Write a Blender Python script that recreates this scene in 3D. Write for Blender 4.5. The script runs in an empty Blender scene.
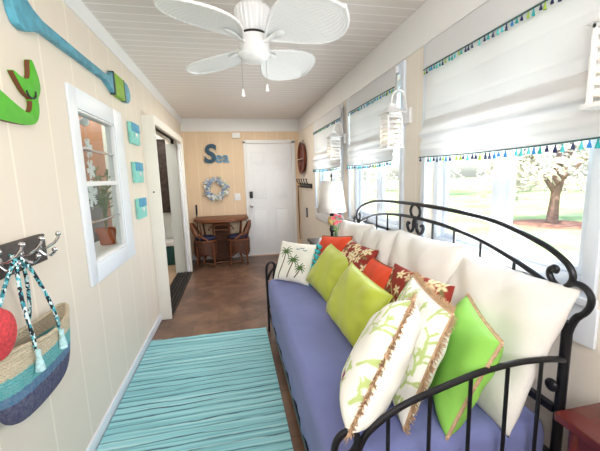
import bpy, bmesh, math, random
import numpy as np
from mathutils import Vector, Matrix
random.seed(7); np.random.seed(7)
PI = math.pi
sc = bpy.context.scene
COL = sc.collection

# ------------------------------------------------------------------ materials
def lin(c):
    return tuple(((x/255)/12.92 if x/255 <= .04045 else ((x/255+.055)/1.055)**2.4) for x in c)
MATS = {}
def nodes(name):
    m = bpy.data.materials.new(name); m.use_nodes = True
    nt = m.node_tree; b = nt.nodes['Principled BSDF']
    MATS[name] = m
    return m, nt, b
def N(nt, t, **k):
    n = nt.nodes.new(t)
    for a, v in k.items(): setattr(n, a, v)
    return n
def math_node(nt, op, a, b=None, c=None):
    n = nt.nodes.new('ShaderNodeMath'); n.operation = op
    for i, v in enumerate((a, b, c)):
        if v is None: continue
        if isinstance(v, (int, float)): n.inputs[i].default_value = v
        else: nt.links.new(v, n.inputs[i])
    return n.outputs[0]
def mix(nt, fac, a, b):
    n = nt.nodes.new('ShaderNodeMix'); n.data_type = 'RGBA'
    for i, v in ((0, fac), (6, a), (7, b)):
        if isinstance(v, (int, float)): n.inputs[i].default_value = v
        elif isinstance(v, tuple): n.inputs[i].default_value = (*v[:3], 1)
        else: nt.links.new(v, n.inputs[i])
    return n.outputs[2]
def bump(nt, b, h, strength=.3, dist=.01):
    n = nt.nodes.new('ShaderNodeBump'); n.inputs['Strength'].default_value = strength; n.inputs['Distance'].default_value = dist
    nt.links.new(h, n.inputs['Height']); nt.links.new(n.outputs[0], b.inputs['Normal'])
def coord(nt, scale=(1, 1, 1)):
    t = N(nt, 'ShaderNodeTexCoord'); mp = N(nt, 'ShaderNodeMapping'); mp.inputs['Scale'].default_value = scale
    nt.links.new(t.outputs['Object'], mp.inputs['Vector']); return mp.outputs[0]
def noise(nt, vec, scale, detail=3, rough=.5, dist=0):
    n = N(nt, 'ShaderNodeTexNoise'); n.inputs['Scale'].default_value = scale; n.inputs['Detail'].default_value = detail
    n.inputs['Roughness'].default_value = rough; n.inputs['Distortion'].default_value = dist
    nt.links.new(vec, n.inputs['Vector']); return n.outputs['Fac']
def ramp(nt, fac, stops, const=False):
    n = N(nt, 'ShaderNodeValToRGB'); e = n.color_ramp
    if const: e.interpolation = 'CONSTANT'
    while len(e.elements) < len(stops): e.elements.new(.5)
    for el, (p, c) in zip(e.elements, stops): el.position = p; el.color = (*c[:3], 1)
    nt.links.new(fac, n.inputs[0]); return n.outputs[0]
def plain(name, c, rough=.5, metal=0, var=.0, vs=8, bs=0, bscale=60, coat=0, spec=.5, sheen=0):
    m, nt, b = nodes(name); c = lin(c)
    b.inputs['Roughness'].default_value = rough; b.inputs['Metallic'].default_value = metal
    b.inputs['Specular IOR Level'].default_value = spec
    b.inputs['Coat Weight'].default_value = coat
    b.inputs['Sheen Weight'].default_value = sheen
    v = coord(nt)
    f = noise(nt, v, vs)
    k = 1+var; d = max(0, 1-var)
    nt.links.new(ramp(nt, f, [(.3, tuple(x*d for x in c)), (.7, tuple(min(1, x*k) for x in c))]), b.inputs['Base Color'])
    if bs: bump(nt, b, noise(nt, v, bscale, 4), bs, .01)
    return m
def planks(name, c, line, axis, period, off, width, rough=.55, bs=.5):
    m, nt, b = nodes(name)
    t = N(nt, 'ShaderNodeTexCoord'); s = N(nt, 'ShaderNodeSeparateXYZ'); nt.links.new(t.outputs['Object'], s.inputs[0])
    q = math_node(nt, 'FRACT', math_node(nt, 'DIVIDE', math_node(nt, 'ADD', s.outputs[axis], -off+100*period), period))
    dd = math_node(nt, 'ABSOLUTE', math_node(nt, 'SUBTRACT', q, .5))
    g = math_node(nt, 'GREATER_THAN', dd, .5-width/period/2)
    var = noise(nt, coord(nt, (1.5, 1.5, .6)), 2)
    base = mix(nt, var, tuple(x*.95 for x in lin(c)), tuple(min(1, x*1.04) for x in lin(c)))
    nt.links.new(mix(nt, g, base, lin(line)), b.inputs['Base Color'])
    b.inputs['Roughness'].default_value = rough
    bump(nt, b, math_node(nt, 'MULTIPLY', g, -1.0), bs, .004)
    return m
def vcol(name, rough=.8, bs=.25, bscale=220):
    m, nt, b = nodes(name)
    a = N(nt, 'ShaderNodeAttribute'); a.attribute_name = 'Col'
    nt.links.new(a.outputs['Color'], b.inputs['Base Color']); b.inputs['Roughness'].default_value = rough
    bump(nt, b, noise(nt, coord(nt), bscale, 2), bs, .002)
    return m

wall_paint = planks('left_wall_paint', (229, 217, 202), (240, 230, 214), 1, .3045, 1.464, .012)
back_paint_warm_lit = planks('back_wall_paint_warm_lit', (232, 206, 174), (240, 218, 188), 0, .2, .02, .012)  # warm far-end light put into the tan, deeper than the side walls
right_paint = planks('right_wall_paint', (235, 226, 213), (241, 234, 224), 1, .152, .05, .008)
ceil_paint = planks('ceiling_paint', (226, 218, 212), (246, 242, 238), 1, .1022, 2.047, .011, .5, .3)
inner_paint = plain('inner_wall_paint', (205, 210, 204), .6)
inner_ceiling = plain('inner_ceiling_paint', (225, 225, 222), .6)
trim_white = plain('trim_white', (236, 236, 236), .35)
trim_cool = plain('window_trim_white', (232, 236, 242), .35)
frieze_paint = plain('frieze_paint', (236, 235, 233), .4)
vinyl = plain('vinyl_white', (226, 234, 244), .3)
door_white = plain('door_white', (238, 240, 243), .4)
cream_jamb = plain('jamb_cream', (240, 236, 226), .4)
black_iron = plain('black_iron', (30, 30, 35), .35, .4, .1)
dark_metal = plain('dark_metal', (55, 50, 48), .35, .8)
chrome = plain('chrome', (205, 205, 208), .15, 1)
black_plastic = plain('black_plastic', (25, 25, 27), .4)
fan_white = plain('fan_white', (230, 230, 230), .35)
blue_cover = plain('periwinkle_cotton', (114, 121, 172), .9, 0, .06, 5, .25, 300, sheen=.1)
white_linen = plain('white_linen', (232, 228, 222), .9, 0, .02, 6, .3, 260)
lime_satin = plain('lime_satin', (176, 186, 58), .42, 0, .05, 5, .12, 300, sheen=.2)
lime_pipe = plain('lime_piping', (190, 196, 80), .5)
orange_cloth = plain('orange_cloth', (226, 74, 38), .75, 0, .05, 6, .3, 260)
green_cloth = plain('bright_green_cloth', (148, 212, 92), .7, 0, .05, 6, .25, 260)
tan_fringe = plain('tan_fringe', (216, 184, 150), .9, 0, .15, 40)
brown_fringe = plain('brown_fringe', (150, 100, 70), .9, 0, .15, 40)
turq_yarn = plain('turquoise_yarn', (60, 190, 196), .9, 0, .15, 60)
print_cloth = vcol('printed_cloth')
mahogany = plain('mahogany', (96, 32, 27), .22, 0, .2, 6, coat=.4)
dark_wood = plain('dark_wood', (42, 32, 30), .38, 0, .15, 8)
rack_wood = plain('rack_wood', (62, 54, 50), .55, 0, .25, 14, .3, 60)
rattan = plain('rattan', (108, 60, 31), .45, 0, .25, 18)
rattan_dark = plain('rattan_weave', (86, 48, 28), .5, 0, .3, 60, .5, 120)
navy_cloth = plain('navy_cloth', (36, 38, 68), .85, 0, .4, 60)
tray_wood = plain('tray_wood', (112, 52, 30), .35, 0, .3, 20)
pale_band = plain('pale_band', (206, 180, 160), .5)
oar_blue = plain('oar_blue', (84, 156, 178), .5, 0, .35, 14, .1, 60)
oar_green = plain('oar_green', (128, 176, 36), .5, 0, .15, 20)
oar_dark = plain('oar_dark', (40, 60, 62), .5)
tail_green = plain('tail_green', (76, 176, 28), .5, 0, .08, 20)
tail_edge = plain('tail_edge', (112, 62, 36), .6)
plaque_teal = plain('plaque_teal', (136, 206, 196), .6, 0, .12, 30)
plaque_blue = plain('plaque_blue', (74, 156, 192), .6, 0, .2, 40)
silver = plain('silver', (225, 228, 230), .3, .6)
terracotta = plain('terracotta', (192, 104, 66), .7, 0, .1, 20)
leaf_green = plain('leaf_green', (96, 128, 66), .5, 0, .3, 40)
snow_white = plain('snowflake_white', (245, 248, 250), .5)
sea_dark = plain('sea_dark_teal', (42, 82, 104), .5, 0, .3, 30)
sea_light = plain('sea_light_blue', (96, 150, 186), .5, 0, .5, 60)
shell_a = plain('shell_white', (224, 226, 222), .5); shell_b = plain('shell_blue', (150, 170, 202), .5)
shell_c = plain('shell_green', (186, 196, 178), .5); shell_d = plain('shell_navy', (126, 142, 176), .5)
lamp_cream = plain('lamp_cream', (206, 176, 112), .4)
pink_petal = plain('pink_petal', (240, 110, 130), .7, 0, .2, 60)
wood_orange = plain('orange_wood', (156, 98, 60), .45, 0, .15, 5)
grey_box = plain('grey_cabinet', (96, 94, 92), .5)
teal_box = plain('teal_box', (18, 78, 76), .5)
picture_dark = plain('picture_dark', (58, 46, 42), .4, 0, .6, 14)
picture_frame_m = plain('picture_frame_brown', (44, 32, 28), .35)
inner_floor_m = plain('inner_floor_tan', (176, 150, 124), .4, 0, .1, 4)
hat_red = plain('red_straw', (208, 62, 68), .7, 0, .3, 90, .5, 150)
hat_band = plain('red_band', (216, 22, 34), .6)
hat_dark = plain('hat_dark', (40, 22, 24), .8)
bark = plain('bark', (120, 92, 82), .9, 0, .3, 6, .6, 20)
mulch = plain('mulch', (150, 104, 84), .95, 0, .3, 6)
leaf_a = plain('tree_leaf', (136, 160, 110), .7, 0, .3, 2)
leaf_b = plain('pale_leaf', (196, 190, 172), .7, 0, .25, 2)
TC = [plain('tassel_'+n, c, .8) for n, c in (('navy', (38, 40, 84)), ('teal', (30, 160, 160)), ('blue', (50, 130, 200)), ('lime', (150, 180, 70)), ('aqua', (90, 196, 200)), ('slate', (60, 70, 100)))]
cord_m = plain('trim_cord', (70, 100, 96), .8, 0, .5, 200)

def cloth_shade():
    m, nt, b = nodes('shade_cloth')
    b.inputs['Base Color'].default_value = (*lin((236, 235, 235)), 1); b.inputs['Roughness'].default_value = .9
    tr = N(nt, 'ShaderNodeBsdfTranslucent'); tr.inputs[0].default_value = (*lin((244, 244, 246)), 1)
    mx = N(nt, 'ShaderNodeMixShader'); mx.inputs[0].default_value = .3
    nt.links.new(b.outputs[0], mx.inputs[1]); nt.links.new(tr.outputs[0], mx.inputs[2])
    nt.links.new(mx.outputs[0], nt.nodes['Material Output'].inputs[0])
    bump(nt, b, noise(nt, coord(nt), 300, 2), .15, .002)
    return m
shade_cloth = cloth_shade()
def lampshade():
    m, nt, b = nodes('lamp_shade_cloth')
    b.inputs['Base Color'].default_value = (*lin((240, 236, 230)), 1); b.inputs['Roughness'].default_value = .9
    tr = N(nt, 'ShaderNodeBsdfTranslucent'); tr.inputs[0].default_value = (.85, .8, .74, 1)
    mx = N(nt, 'ShaderNodeMixShader'); mx.inputs[0].default_value = .25
    nt.links.new(b.outputs[0], mx.inputs[1]); nt.links.new(tr.outputs[0], mx.inputs[2])
    nt.links.new(mx.outputs[0], nt.nodes['Material Output'].inputs[0]); return m
lamp_cloth = lampshade()
def glass(name, tint=(.97, .985, .98), refl=.06):
    m, nt, b = nodes(name); nt.nodes.remove(b)
    t = N(nt, 'ShaderNodeBsdfTransparent'); t.inputs[0].default_value = (*tint, 1)
    g = N(nt, 'ShaderNodeBsdfGlossy'); g.inputs['Roughness'].default_value = .02
    mx = N(nt, 'ShaderNodeMixShader'); mx.inputs[0].default_value = refl
    nt.links.new(t.outputs[0], mx.inputs[1]); nt.links.new(g.outputs[0], mx.inputs[2])
    nt.links.new(mx.outputs[0], nt.nodes['Material Output'].inputs[0]); return m
clear_glass = glass('clear_glass'); inner_glass = glass('inner_glass', (.9, .93, .92), .1)
def rug_mat():
    m, nt, b = nodes('rug_weave')
    t = N(nt, 'ShaderNodeTexCoord'); sp = N(nt, 'ShaderNodeSeparateXYZ'); nt.links.new(t.outputs['Object'], sp.inputs[0])
    wob = noise(nt, coord(nt, (3.0, 9, 1)), 1.0, 3)
    yy = math_node(nt, 'ADD', sp.outputs[1], math_node(nt, 'ADD', math_node(nt, 'MULTIPLY', wob, .05), math_node(nt, 'MULTIPLY', sp.outputs[0], -.02)))
    saw = math_node(nt, 'ABSOLUTE', math_node(nt, 'SUBTRACT', math_node(nt, 'FRACT', math_node(nt, 'DIVIDE', yy, .056)), .5))
    on = noise(nt, coord(nt, (1.3, 24, 1)), 1.0, 3, .6)
    dk = math_node(nt, 'MULTIPLY', ramp(nt, saw, [(.06, (1, 1, 1)), (.13, (0, 0, 0))]), ramp(nt, on, [(.36, (.25,)*3), (.6, (1,)*3)]))
    f = noise(nt, coord(nt, (.8, 60, 1)), 1.0, 3, .6, .3)
    c = ramp(nt, f, [(.3, lin((112, 172, 184))), (.5, lin((146, 206, 212))), (.7, lin((190, 228, 230)))])
    c = mix(nt, dk, c, lin((74, 104, 120)))
    nt.links.new(c, b.inputs['Base Color']); b.inputs['Roughness'].default_value = .95
    w = noise(nt, coord(nt, (60, 160, 1)), 1.0, 2)
    bump(nt, b, math_node(nt, 'ADD', f, w), .5, .006)
    return m
rug_m = rug_mat()
def tile_mat():
    m, nt, b = nodes('slate_tile')
    v = coord(nt); br = N(nt, 'ShaderNodeTexBrick'); nt.links.new(v, br.inputs['Vector'])
    br.inputs['Scale'].default_value = 1; br.inputs['Brick Width'].default_value = .46; br.inputs['Row Height'].default_value = .40
    br.inputs['Mortar Size'].default_value = .004; br.inputs['Mortar Smooth'].default_value = .3
    br.inputs['Color1'].default_value = (*lin((128, 97, 76)), 1); br.inputs['Color2'].default_value = (*lin((96, 69, 55)), 1); br.inputs['Mortar'].default_value = (*lin((88, 66, 54)), 1)
    n1 = noise(nt, v, 2.3, 5, .62, .8)
    cc = mix(nt, ramp(nt, n1, [(.4, (0, 0, 0)), (.62, (.9, .9, .9))]), br.outputs['Color'], lin((84, 62, 53)))
    n2 = noise(nt, v, 4.5, 5)
    cc = mix(nt, ramp(nt, n2, [(.5, (0, 0, 0)), (.72, (.55, .55, .55))]), cc, lin((146, 114, 92)))
    nt.links.new(cc, b.inputs['Base Color'])
    nt.links.new(ramp(nt, n1, [(.2, (.28,)*3), (.8, (.42,)*3)]), b.inputs['Roughness'])
    bump(nt, b, math_node(nt, 'SUBTRACT', n2, math_node(nt, 'MULTIPLY', br.outputs['Fac'], 2.0)), .2, .004)
    return m
tile_m = tile_mat()
def lawn_mat():
    m, nt, b = nodes('lawn_grass')
    f = noise(nt, coord(nt), .6, 5, .6)
    nt.links.new(ramp(nt, f, [(.3, lin((112, 150, 84))), (.5, lin((150, 172, 110))), (.75, lin((196, 194, 150)))]), b.inputs['Base Color'])
    b.inputs['Roughness'].default_value = .95
    return m
lawn_m = lawn_mat()
def straw_bag():
    m, nt, b = nodes('woven_straw')
    v = coord(nt); s = N(nt, 'ShaderNodeSeparateXYZ'); nt.links.new(v, s.inputs[0])
    z = math_node(nt, 'ADD', s.outputs[2], math_node(nt, 'MULTIPLY', noise(nt, v, 60, 2), .012))
    f = math_node(nt, 'DIVIDE', math_node(nt, 'SUBTRACT', z, -.35), .40)
    c = ramp(nt, f, [(0, lin((36, 40, 104))), (.47, lin((56, 120, 168))), (.555, lin((84, 186, 190))), (.70, lin((222, 204, 170)))], True)
    wv = N(nt, 'ShaderNodeTexWave'); wv.inputs['Scale'].default_value = 26; wv.bands_direction = 'Z'; wv.inputs['Distortion'].default_value = 6; wv.inputs['Detail Scale'].default_value = 6
    nt.links.new(v, wv.inputs['Vector'])
    vo = noise(nt, coord(nt, (90, 90, 60)), 1.0, 1)
    c = mix(nt, math_node(nt, 'MULTIPLY', vo, .45), c, mix(nt, .5, c, (.9, .9, .85)))
    nt.links.new(c, b.inputs['Base Color']); b.inputs['Roughness'].default_value = .85
    bump(nt, b, math_node(nt, 'ADD', wv.outputs['Fac'], vo), .9, .006)
    return m
straw_m = straw_bag()
def rope_mat():
    m, nt, b = nodes('braided_rope')
    vo = N(nt, 'ShaderNodeTexVoronoi'); vo.inputs['Scale'].default_value = 1; nt.links.new(coord(nt, (150, 150, 90)), vo.inputs['Vector'])
    s = N(nt, 'ShaderNodeSeparateColor'); nt.links.new(vo.outputs['Color'], s.inputs[0])
    nt.links.new(ramp(nt, s.outputs[0], [(0, lin((24, 34, 40))), (.32, lin((96, 186, 196))), (.55, lin((214, 236, 236))), (.82, lin((50, 140, 156)))], True), b.inputs['Base Color'])
    b.inputs['Roughness'].default_value = .85; return m
rope_m = rope_mat()

# ------------------------------------------------------------------ mesh building
class MB:
    def __init__(s): s.v = []; s.f = []; s.m = []; s.c = None
    def add(s, vs, fs, m=0, M=None):
        o = len(s.v)
        s.v += [tuple(M @ Vector(p)) if M else tuple(p) for p in vs]
        s.f += [tuple(i+o for i in q) for q in fs]; s.m += [m]*len(fs); return s
    def box(s, x0, x1, y0, y1, z0, z1, m=0, M=None):
        return s.add([(x, y, z) for x in (x0, x1) for y in (y0, y1) for z in (z0, z1)],
              [(0, 1, 3, 2), (4, 6, 7, 5), (0, 4, 5, 1), (2, 3, 7, 6), (0, 2, 6, 4), (1, 5, 7, 3)], m, M)
    def tube(s, pts, r, n=8, closed=False, m=0, M=None, flat=None):
        P = [Vector(p) for p in pts]; k = len(P); R = r if isinstance(r, (list, tuple)) else [r]*k
        vs = []; fs = []; pn = None
        for i in range(k):
            if closed: t = P[(i+1) % k]-P[i-1]
            else: t = P[min(i+1, k-1)]-P[max(i-1, 0)]
            if t.length < 1e-9: t = Vector((0, 0, 1))
            t.normalize()
            if pn is None: pn = t.cross(Vector((0, 0, 1)) if abs(t.z) < .9 else Vector((1, 0, 0)))
            nn = pn-t*pn.dot(t)
            if nn.length < 1e-6: nn = t.orthogonal()
            nn.normalize(); bb = t.cross(nn); pn = nn
            for j in range(n):
                a = 2*PI*j/n
                vs.append(P[i]+nn*R[i]*math.cos(a)+bb*R[i]*math.sin(a)*(flat or 1))
        for i in range(k if closed else k-1):
            for j in range(n):
                a = i*n+j; b = i*n+(j+1) % n; c = ((i+1) % k)*n+(j+1) % n; d = ((i+1) % k)*n+j
                fs.append((a, b, c, d))
        if not closed: fs += [tuple(range(n))[::-1], tuple((k-1)*n+j for j in range(n))]
        return s.add(vs, fs, m, M)
    def lathe(s, prof, cx=0, cy=0, cz=0, n=24, m=0, M=None):
        vs = []; fs = []; k = len(prof)
        for r, z in prof:
            for j in range(n): a = 2*PI*j/n; vs.append((cx+r*math.cos(a), cy+r*math.sin(a), cz+z))
        for i in range(k-1):
            for j in range(n): fs.append((i*n+j, i*n+(j+1) % n, (i+1)*n+(j+1) % n, (i+1)*n+j))
        fs += [tuple(range(n))[::-1], tuple((k-1)*n+j for j in range(n))]
        return s.add(vs, fs, m, M)
    def prism(s, out, fn, a, b, m=0, mside=None):
        """outline of 2D points; fn(u, v, d) -> 3D; extruded d from a to b"""
        k = len(out)
        vs = [fn(u, v, a) for u, v in out]+[fn(u, v, b) for u, v in out]
        s.add(vs, [tuple(range(k))[::-1], tuple(range(k, 2*k))], m)
        o = len(s.v)-2*k
        for i in range(k): s.f.append((o+i, o+(i+1) % k, o+k+(i+1) % k, o+k+i)); s.m.append(m if mside is None else mside)
        return s
    def sphere(s, c, r, n=12, m=0, sc_=(1, 1, 1), M=None):
        pr = [(max(1e-4, math.sin(PI*i/n))*r, -math.cos(PI*i/n)*r) for i in range(n+1)]
        T = Matrix.Translation(Vector(c)) @ Matrix.Diagonal((*sc_, 1))
        if M: T = M @ T
        return s.lathe(pr, 0, 0, 0, n*2 if n > 4 else 8, m, T)
    def build(s, name, mat, parent=None, bevel=0, smooth=True, angle=35, seg=2, sub=0, solid=0):
        me = bpy.data.meshes.new(name)
        org = Vector(parent['_o']) if parent is not None and '_o' in parent.keys() else Vector((0, 0, 0))
        me.from_pydata([tuple(Vector(p)-org) for p in s.v], [], s.f)
        mats = mat if isinstance(mat, (list, tuple)) else [mat]
        for q in mats: me.materials.append(q)
        me.polygons.foreach_set('material_index', s.m)
        if s.c is not None:
            at = me.color_attributes.new('Col', 'FLOAT_COLOR', 'POINT')
            at.data.foreach_set('color', np.asarray(s.c, dtype=np.float32).ravel())
        bm = bmesh.new(); bm.from_mesh(me)
        bmesh.ops.recalc_face_normals(bm, faces=bm.faces)
        if bevel:
            ed = [e for e in bm.edges if len(e.link_faces) == 2 and e.calc_face_angle(0) > math.radians(40)]
            bmesh.ops.bevel(bm, geom=ed, offset=bevel, segments=seg, affect='EDGES', profile=.6, clamp_overlap=True)
        bm.to_mesh(me); bm.free()
        if smooth:
            me.polygons.foreach_set('use_smooth', [True]*len(me.polygons))
            me.set_sharp_from_angle(angle=math.radians(angle))
        o = bpy.data.objects.new(name, me); COL.objects.link(o)
        if parent is not None:
            o.parent = parent; o['_o'] = tuple(org)
        else: o['_o'] = (0., 0., 0.)
        if solid:
            md = o.modifiers.new('thickness', 'SOLIDIFY'); md.thickness = solid; md.offset = 0
        if sub:
            md = o.modifiers.new('smooth', 'SUBSURF'); md.levels = sub; md.render_levels = sub
        return o
def curve(pts, n=8):
    P = [Vector(p) for p in pts]; out = []
    for i in range(len(P)-1):
        p0, p1, p2, p3 = P[max(i-1, 0)], P[i], P[i+1], P[min(i+2, len(P)-1)]
        for j in range(n):
            t = j/n; out.append(.5*((2*p1)+(-p0+p2)*t+(2*p0-5*p1+4*p2-p3)*t*t+(-p0+3*p1-3*p2+p3)*t**3))
    return out+[P[-1]]
def tag(o, label=None, cat=None, group=None, kind=None):
    if label: o['label'] = label
    if cat: o['category'] = cat
    if group: o['group'] = group
    if kind: o['kind'] = kind
    return o
def thing(name, label, cat, loc=(0, 0, 0), group=None):
    o = bpy.data.objects.new(name, None); COL.objects.link(o); o.location = loc; o['_o'] = tuple(float(x) for x in loc)
    o.empty_display_size = .05
    return tag(o, label, cat, group)
def struct(name, loc=None):
    o = thing(name, None, None, loc or (0, 0, 0)); o['kind'] = 'structure'; return o
def S(o): o['kind'] = 'structure'; return o
def dup(root, dloc, label):
    def cp(o, par):
        c = o.copy(); COL.objects.link(c); c.parent = par
        for ch in o.children: cp(ch, c)
        return c
    r = cp(root, None); r.location = Vector(root.location)+Vector(dloc); r['label'] = label
    return r

LX, RX, BY, CZ, NY = -.82, 1.212, 5.98, 2.456, -1.9   # room shell
# ------------------------------------------------------------------ setting
def wall_x(mb, x0, x1, y0, y1, z0, z1, holes):
    """wall slab normal to X with rectangular holes (ya,yb,za,zb) sorted by y"""
    y = y0
    for ya, yb, za, zb in holes:
        mb.box(x0, x1, y, ya, z0, z1)
        if za > z0: mb.box(x0, x1, ya, yb, z0, za)
        if zb < z1: mb.box(x0, x1, ya, yb, zb, z1)
        y = yb
    mb.box(x0, x1, y, y1, z0, z1)
S(MB().box(LX-.12, RX+.14, NY-.1, BY+.1, -.12, 0).build('floor', tile_m, smooth=False))
S(MB().box(LX-.12, RX+.14, NY-.1, BY+.1, CZ, CZ+.12).build('ceiling', ceil_paint, smooth=False))
WL = (2.05, 2.62, .957, 1.832)
SL = (3.45, 5.17, 0, 2.02)
m = MB(); wall_x(m, LX-.045, LX, NY-.1, BY+.1, 0, CZ, [WL, SL]); S(m.build('wall_left', wall_paint, smooth=False))
WINS = [(.90, 1.895), (2.225, 3.285), (3.56, 4.72)]
WZ0, WZ1 = .975, 2.12
m = MB(); wall_x(m, RX, RX+.14, NY-.1, BY+.1, 0, CZ, [(a, b, WZ0, WZ1) for a, b in WINS]); S(m.build('wall_right', right_paint, smooth=False))
S(MB().box(LX, RX, BY, BY+.1, 0, CZ).build('wall_back', back_paint_warm_lit, smooth=False))
S(MB().box(LX, RX, NY-.1, NY, 0, CZ).build('wall_near', wall_paint, smooth=False))
# crown and frieze trims
m = MB(); prof = [(0, -.085), (.010, -.085), (.014, -.06), (.026, -.012), (.03, 0), (0, 0)]
m.prism(prof, lambda u, v, d: (LX+u, d, CZ+v), NY, BY); S(m.build('trim_1', trim_white, angle=50))
S(MB().box(LX, RX, BY-.022, BY, CZ-.215, CZ).build('trim_2', frieze_paint, bevel=.004))
S(MB().box(RX-.009, RX, NY, BY-.022, CZ-.245, CZ).build('trim_3', frieze_paint, bevel=.004))
S(MB().box(LX, LX+.015, NY, 3.43, 0, .075).build('baseboard_left', trim_cool, bevel=.004))
m = MB(); m.box(LX, .215, BY-.015, BY, 0, .1); m.box(1.1, RX, BY-.015, BY, 0, .1); S(m.build('baseboard_back', trim_white, bevel=.004))
S(MB().box(RX-.015, RX, NY, BY-.016, 0, .1).build('baseboard_right', trim_white, bevel=.004))

# right-hand windows
for i, (a, b) in enumerate(WINS):
    w = struct('window_%d' % (i+1), (RX, (a+b)/2, WZ0))
    x0, x1 = RX+.045, RX+.11; mid = (a+b)/2-.02; t = .05
    f = MB()
    f.box(x0, x1, a, a+t, WZ0, WZ1); f.box(x0, x1, b-t, b, WZ0, WZ1); f.box(x0, x1, a+t, b-t, WZ0, WZ0+t); f.box(x0, x1, a+t, b-t, WZ1-t, WZ1)
    f.box(x0+.012, x1, mid-.035, mid+.035, WZ0+t, WZ1-t)
    f.build('window_frame', vinyl, w, bevel=.004)
    for (p, q, xx) in ((a+t, mid-.035, x0+.02), (mid+.035, b-t, x0+.034)):
        s_ = MB(); e = .03
        s_.box(xx, xx+.025, p, p+e, WZ0+t, WZ1-t); s_.box(xx, xx+.025, q-e, q, WZ0+t, WZ1-t)
        s_.box(xx, xx+.025, p+e, q-e, WZ0+t, WZ0+t+e); s_.box(xx, xx+.025, p+e, q-e, WZ1-t-e, WZ1-t)
        so = s_.build('window_sash', vinyl, w, bevel=.003)
        MB().box(xx+.010, xx+.014, p+e, q-e, WZ0+t+e, WZ1-t-e).build('pane', clear_glass, so, smooth=False)
    MB().box(RX-.03, RX+.05, a-.05, b+.05, WZ0-.03, WZ0).build('window_sill', trim_cool, w, bevel=.005)
    ap = MB().box(RX-.014, RX, a-.06, b+.06, .80, WZ0-.03).build('window_apron', trim_cool, w, bevel=.003)
    c = MB(); c.box(RX-.018, RX, a-.045, a, WZ0, 2.2); c.box(RX-.018, RX, b, b+.045, WZ0, 2.2); c.box(RX-.018, RX, a, b, WZ1, 2.2)
    c.build('window_casing', vinyl, w, bevel=.003)

# left interior window with four panes
w = struct('window_4', (LX, (WL[0]+WL[1])/2, WL[2])); T = .11
c = MB(); ya, yb, za, zb = WL
c.box(LX, LX+.015, ya-.09, ya, za-T, zb+T); c.box(LX, LX+.015, yb, yb+.175, za-T, zb+T); c.box(LX, LX+.015, ya, yb, zb, zb+T); c.box(LX, LX+.015, ya, yb, za-T, za)
c.build('window_casing', trim_cool, w, bevel=.004)
c = MB(); c.box(LX-.05, LX+.005, ya, ya+.008, za, zb); c.box(LX-.05, LX+.005, yb-.012, yb, za, zb); c.box(LX-.05, LX+.005, ya, yb, zb-.012, zb); c.box(LX-.05, LX+.006, ya, yb, za, za+.016)
c.build('window_frame', trim_white, w, bevel=.003)
rails = [za+.016, 1.19, 1.422, 1.62, zb-.012]
for k in range(4):
    p = MB().box(LX-.022, LX-.018, ya+.008, yb-.012, rails[k], rails[k+1]).build('pane', inner_glass, w, smooth=False)
    if k: MB().box(LX-.035, LX-.008, ya+.008, yb-.012, rails[k]-(.014 if k == 2 else .007), rails[k]+(.014 if k == 2 else .007)).build('glazing_bar', chrome if k != 2 else trim_white, w, bevel=.002)

# back door
w = struct('door_1', (.658, BY, 0)); dx0, dx1 = .253, 1.063
c = MB(); c.box(dx0-.045, dx0-.003, BY-.025, BY, 0, 2.075); c.box(dx1+.003, dx1+.07, BY-.025, BY, 0, 2.075); c.box(dx0-.045, dx1+.07, BY-.025, BY, 2.035, 2.095)
c.build('door_casing', trim_white, w, bevel=.004)
slab = MB().box(dx0, dx1, BY-.018, BY-.001, .012, 2.03).build('door_slab', door_white, w, bevel=.002)
for cx in (.455, .861):
    for z0, z1 in ((1.66, 1.9), (1.02, 1.58), (.26, .88)):
        p = MB(); h = .135
        for q0, q1, r0, r1 in ((cx-h, cx+h, z1-.012, z1), (cx-h, cx+h, z0, z0+.012), (cx-h, cx-h+.012, z0+.012, z1-.012), (cx+h-.012, cx+h, z0+.012, z1-.012)):
            p.box(q0, q1, BY-.028, BY-.0175, r0, r1)
        p.box(cx-h+.035, cx+h-.035, BY-.027, BY-.0175, z0+.035, z1-.035)
        p.build('door_panel', door_white, slab, bevel=.003)
m = MB().box(.275, .335, BY-.045, BY-.018, 1.07, 1.19); m.build('keypad_lock', black_plastic, w, bevel=.008)
m = MB().lathe([(.001, 0), (.03, 0), (.032, .008), (.015, .012), (.013, .03), (.026, .04), (.03, .055), (.022, .068), (.001, .07)], 0, 0, 0, 20, 0, Matrix.Translation((.305, BY-.018, .93)) @ Matrix.Rotation(PI/2, 4, 'X'))
m.build('door_knob', chrome, w)
MB().box(dx0, dx1, BY-.05, BY, 0, .012).build('threshold', pale_band, w, bevel=.003)

# sliding door on the left, box frame standing out of the wall
w = struct('door_2', (LX, 4.3, 0)); X1 = -.705
c = MB(); c.box(LX-.12, X1, 3.425, 3.45, 0, 2.05); c.box(LX-.12, X1, 5.17, 5.26, 0, 2.05); c.box(LX-.12, X1, 3.45, 5.17, 2.02, 2.05)
c.box(X1-.02, X1+.004, 3.45, 5.17, 1.965, 2.02)
c.build('door_frame', cream_jamb, w, bevel=.003)
tr = MB(); tr.box(LX-.10, X1, 3.45, 5.17, .001, .012)
for xx in (-.90, -.86, -.82, -.78, -.74): tr.box(xx-.004, xx+.004, 3.45, 5.17, .012, .026)
tr.build('door_track', dark_metal, w, bevel=.001, smooth=False)
MB().box(-.765, -.735, 5.095, 5.165, .03, 1.95).build('sliding_panel', trim_cool, w, bevel=.003)
MB().box(LX-.119, -.79, 5.155, 5.171, .012, 1.955).build('jamb_face', inner_paint, w)
MB().box(-.765, -.755, 5.12, 5.135, 1.0, 1.12).build('door_handle', dark_metal, w, bevel=.003)
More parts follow.
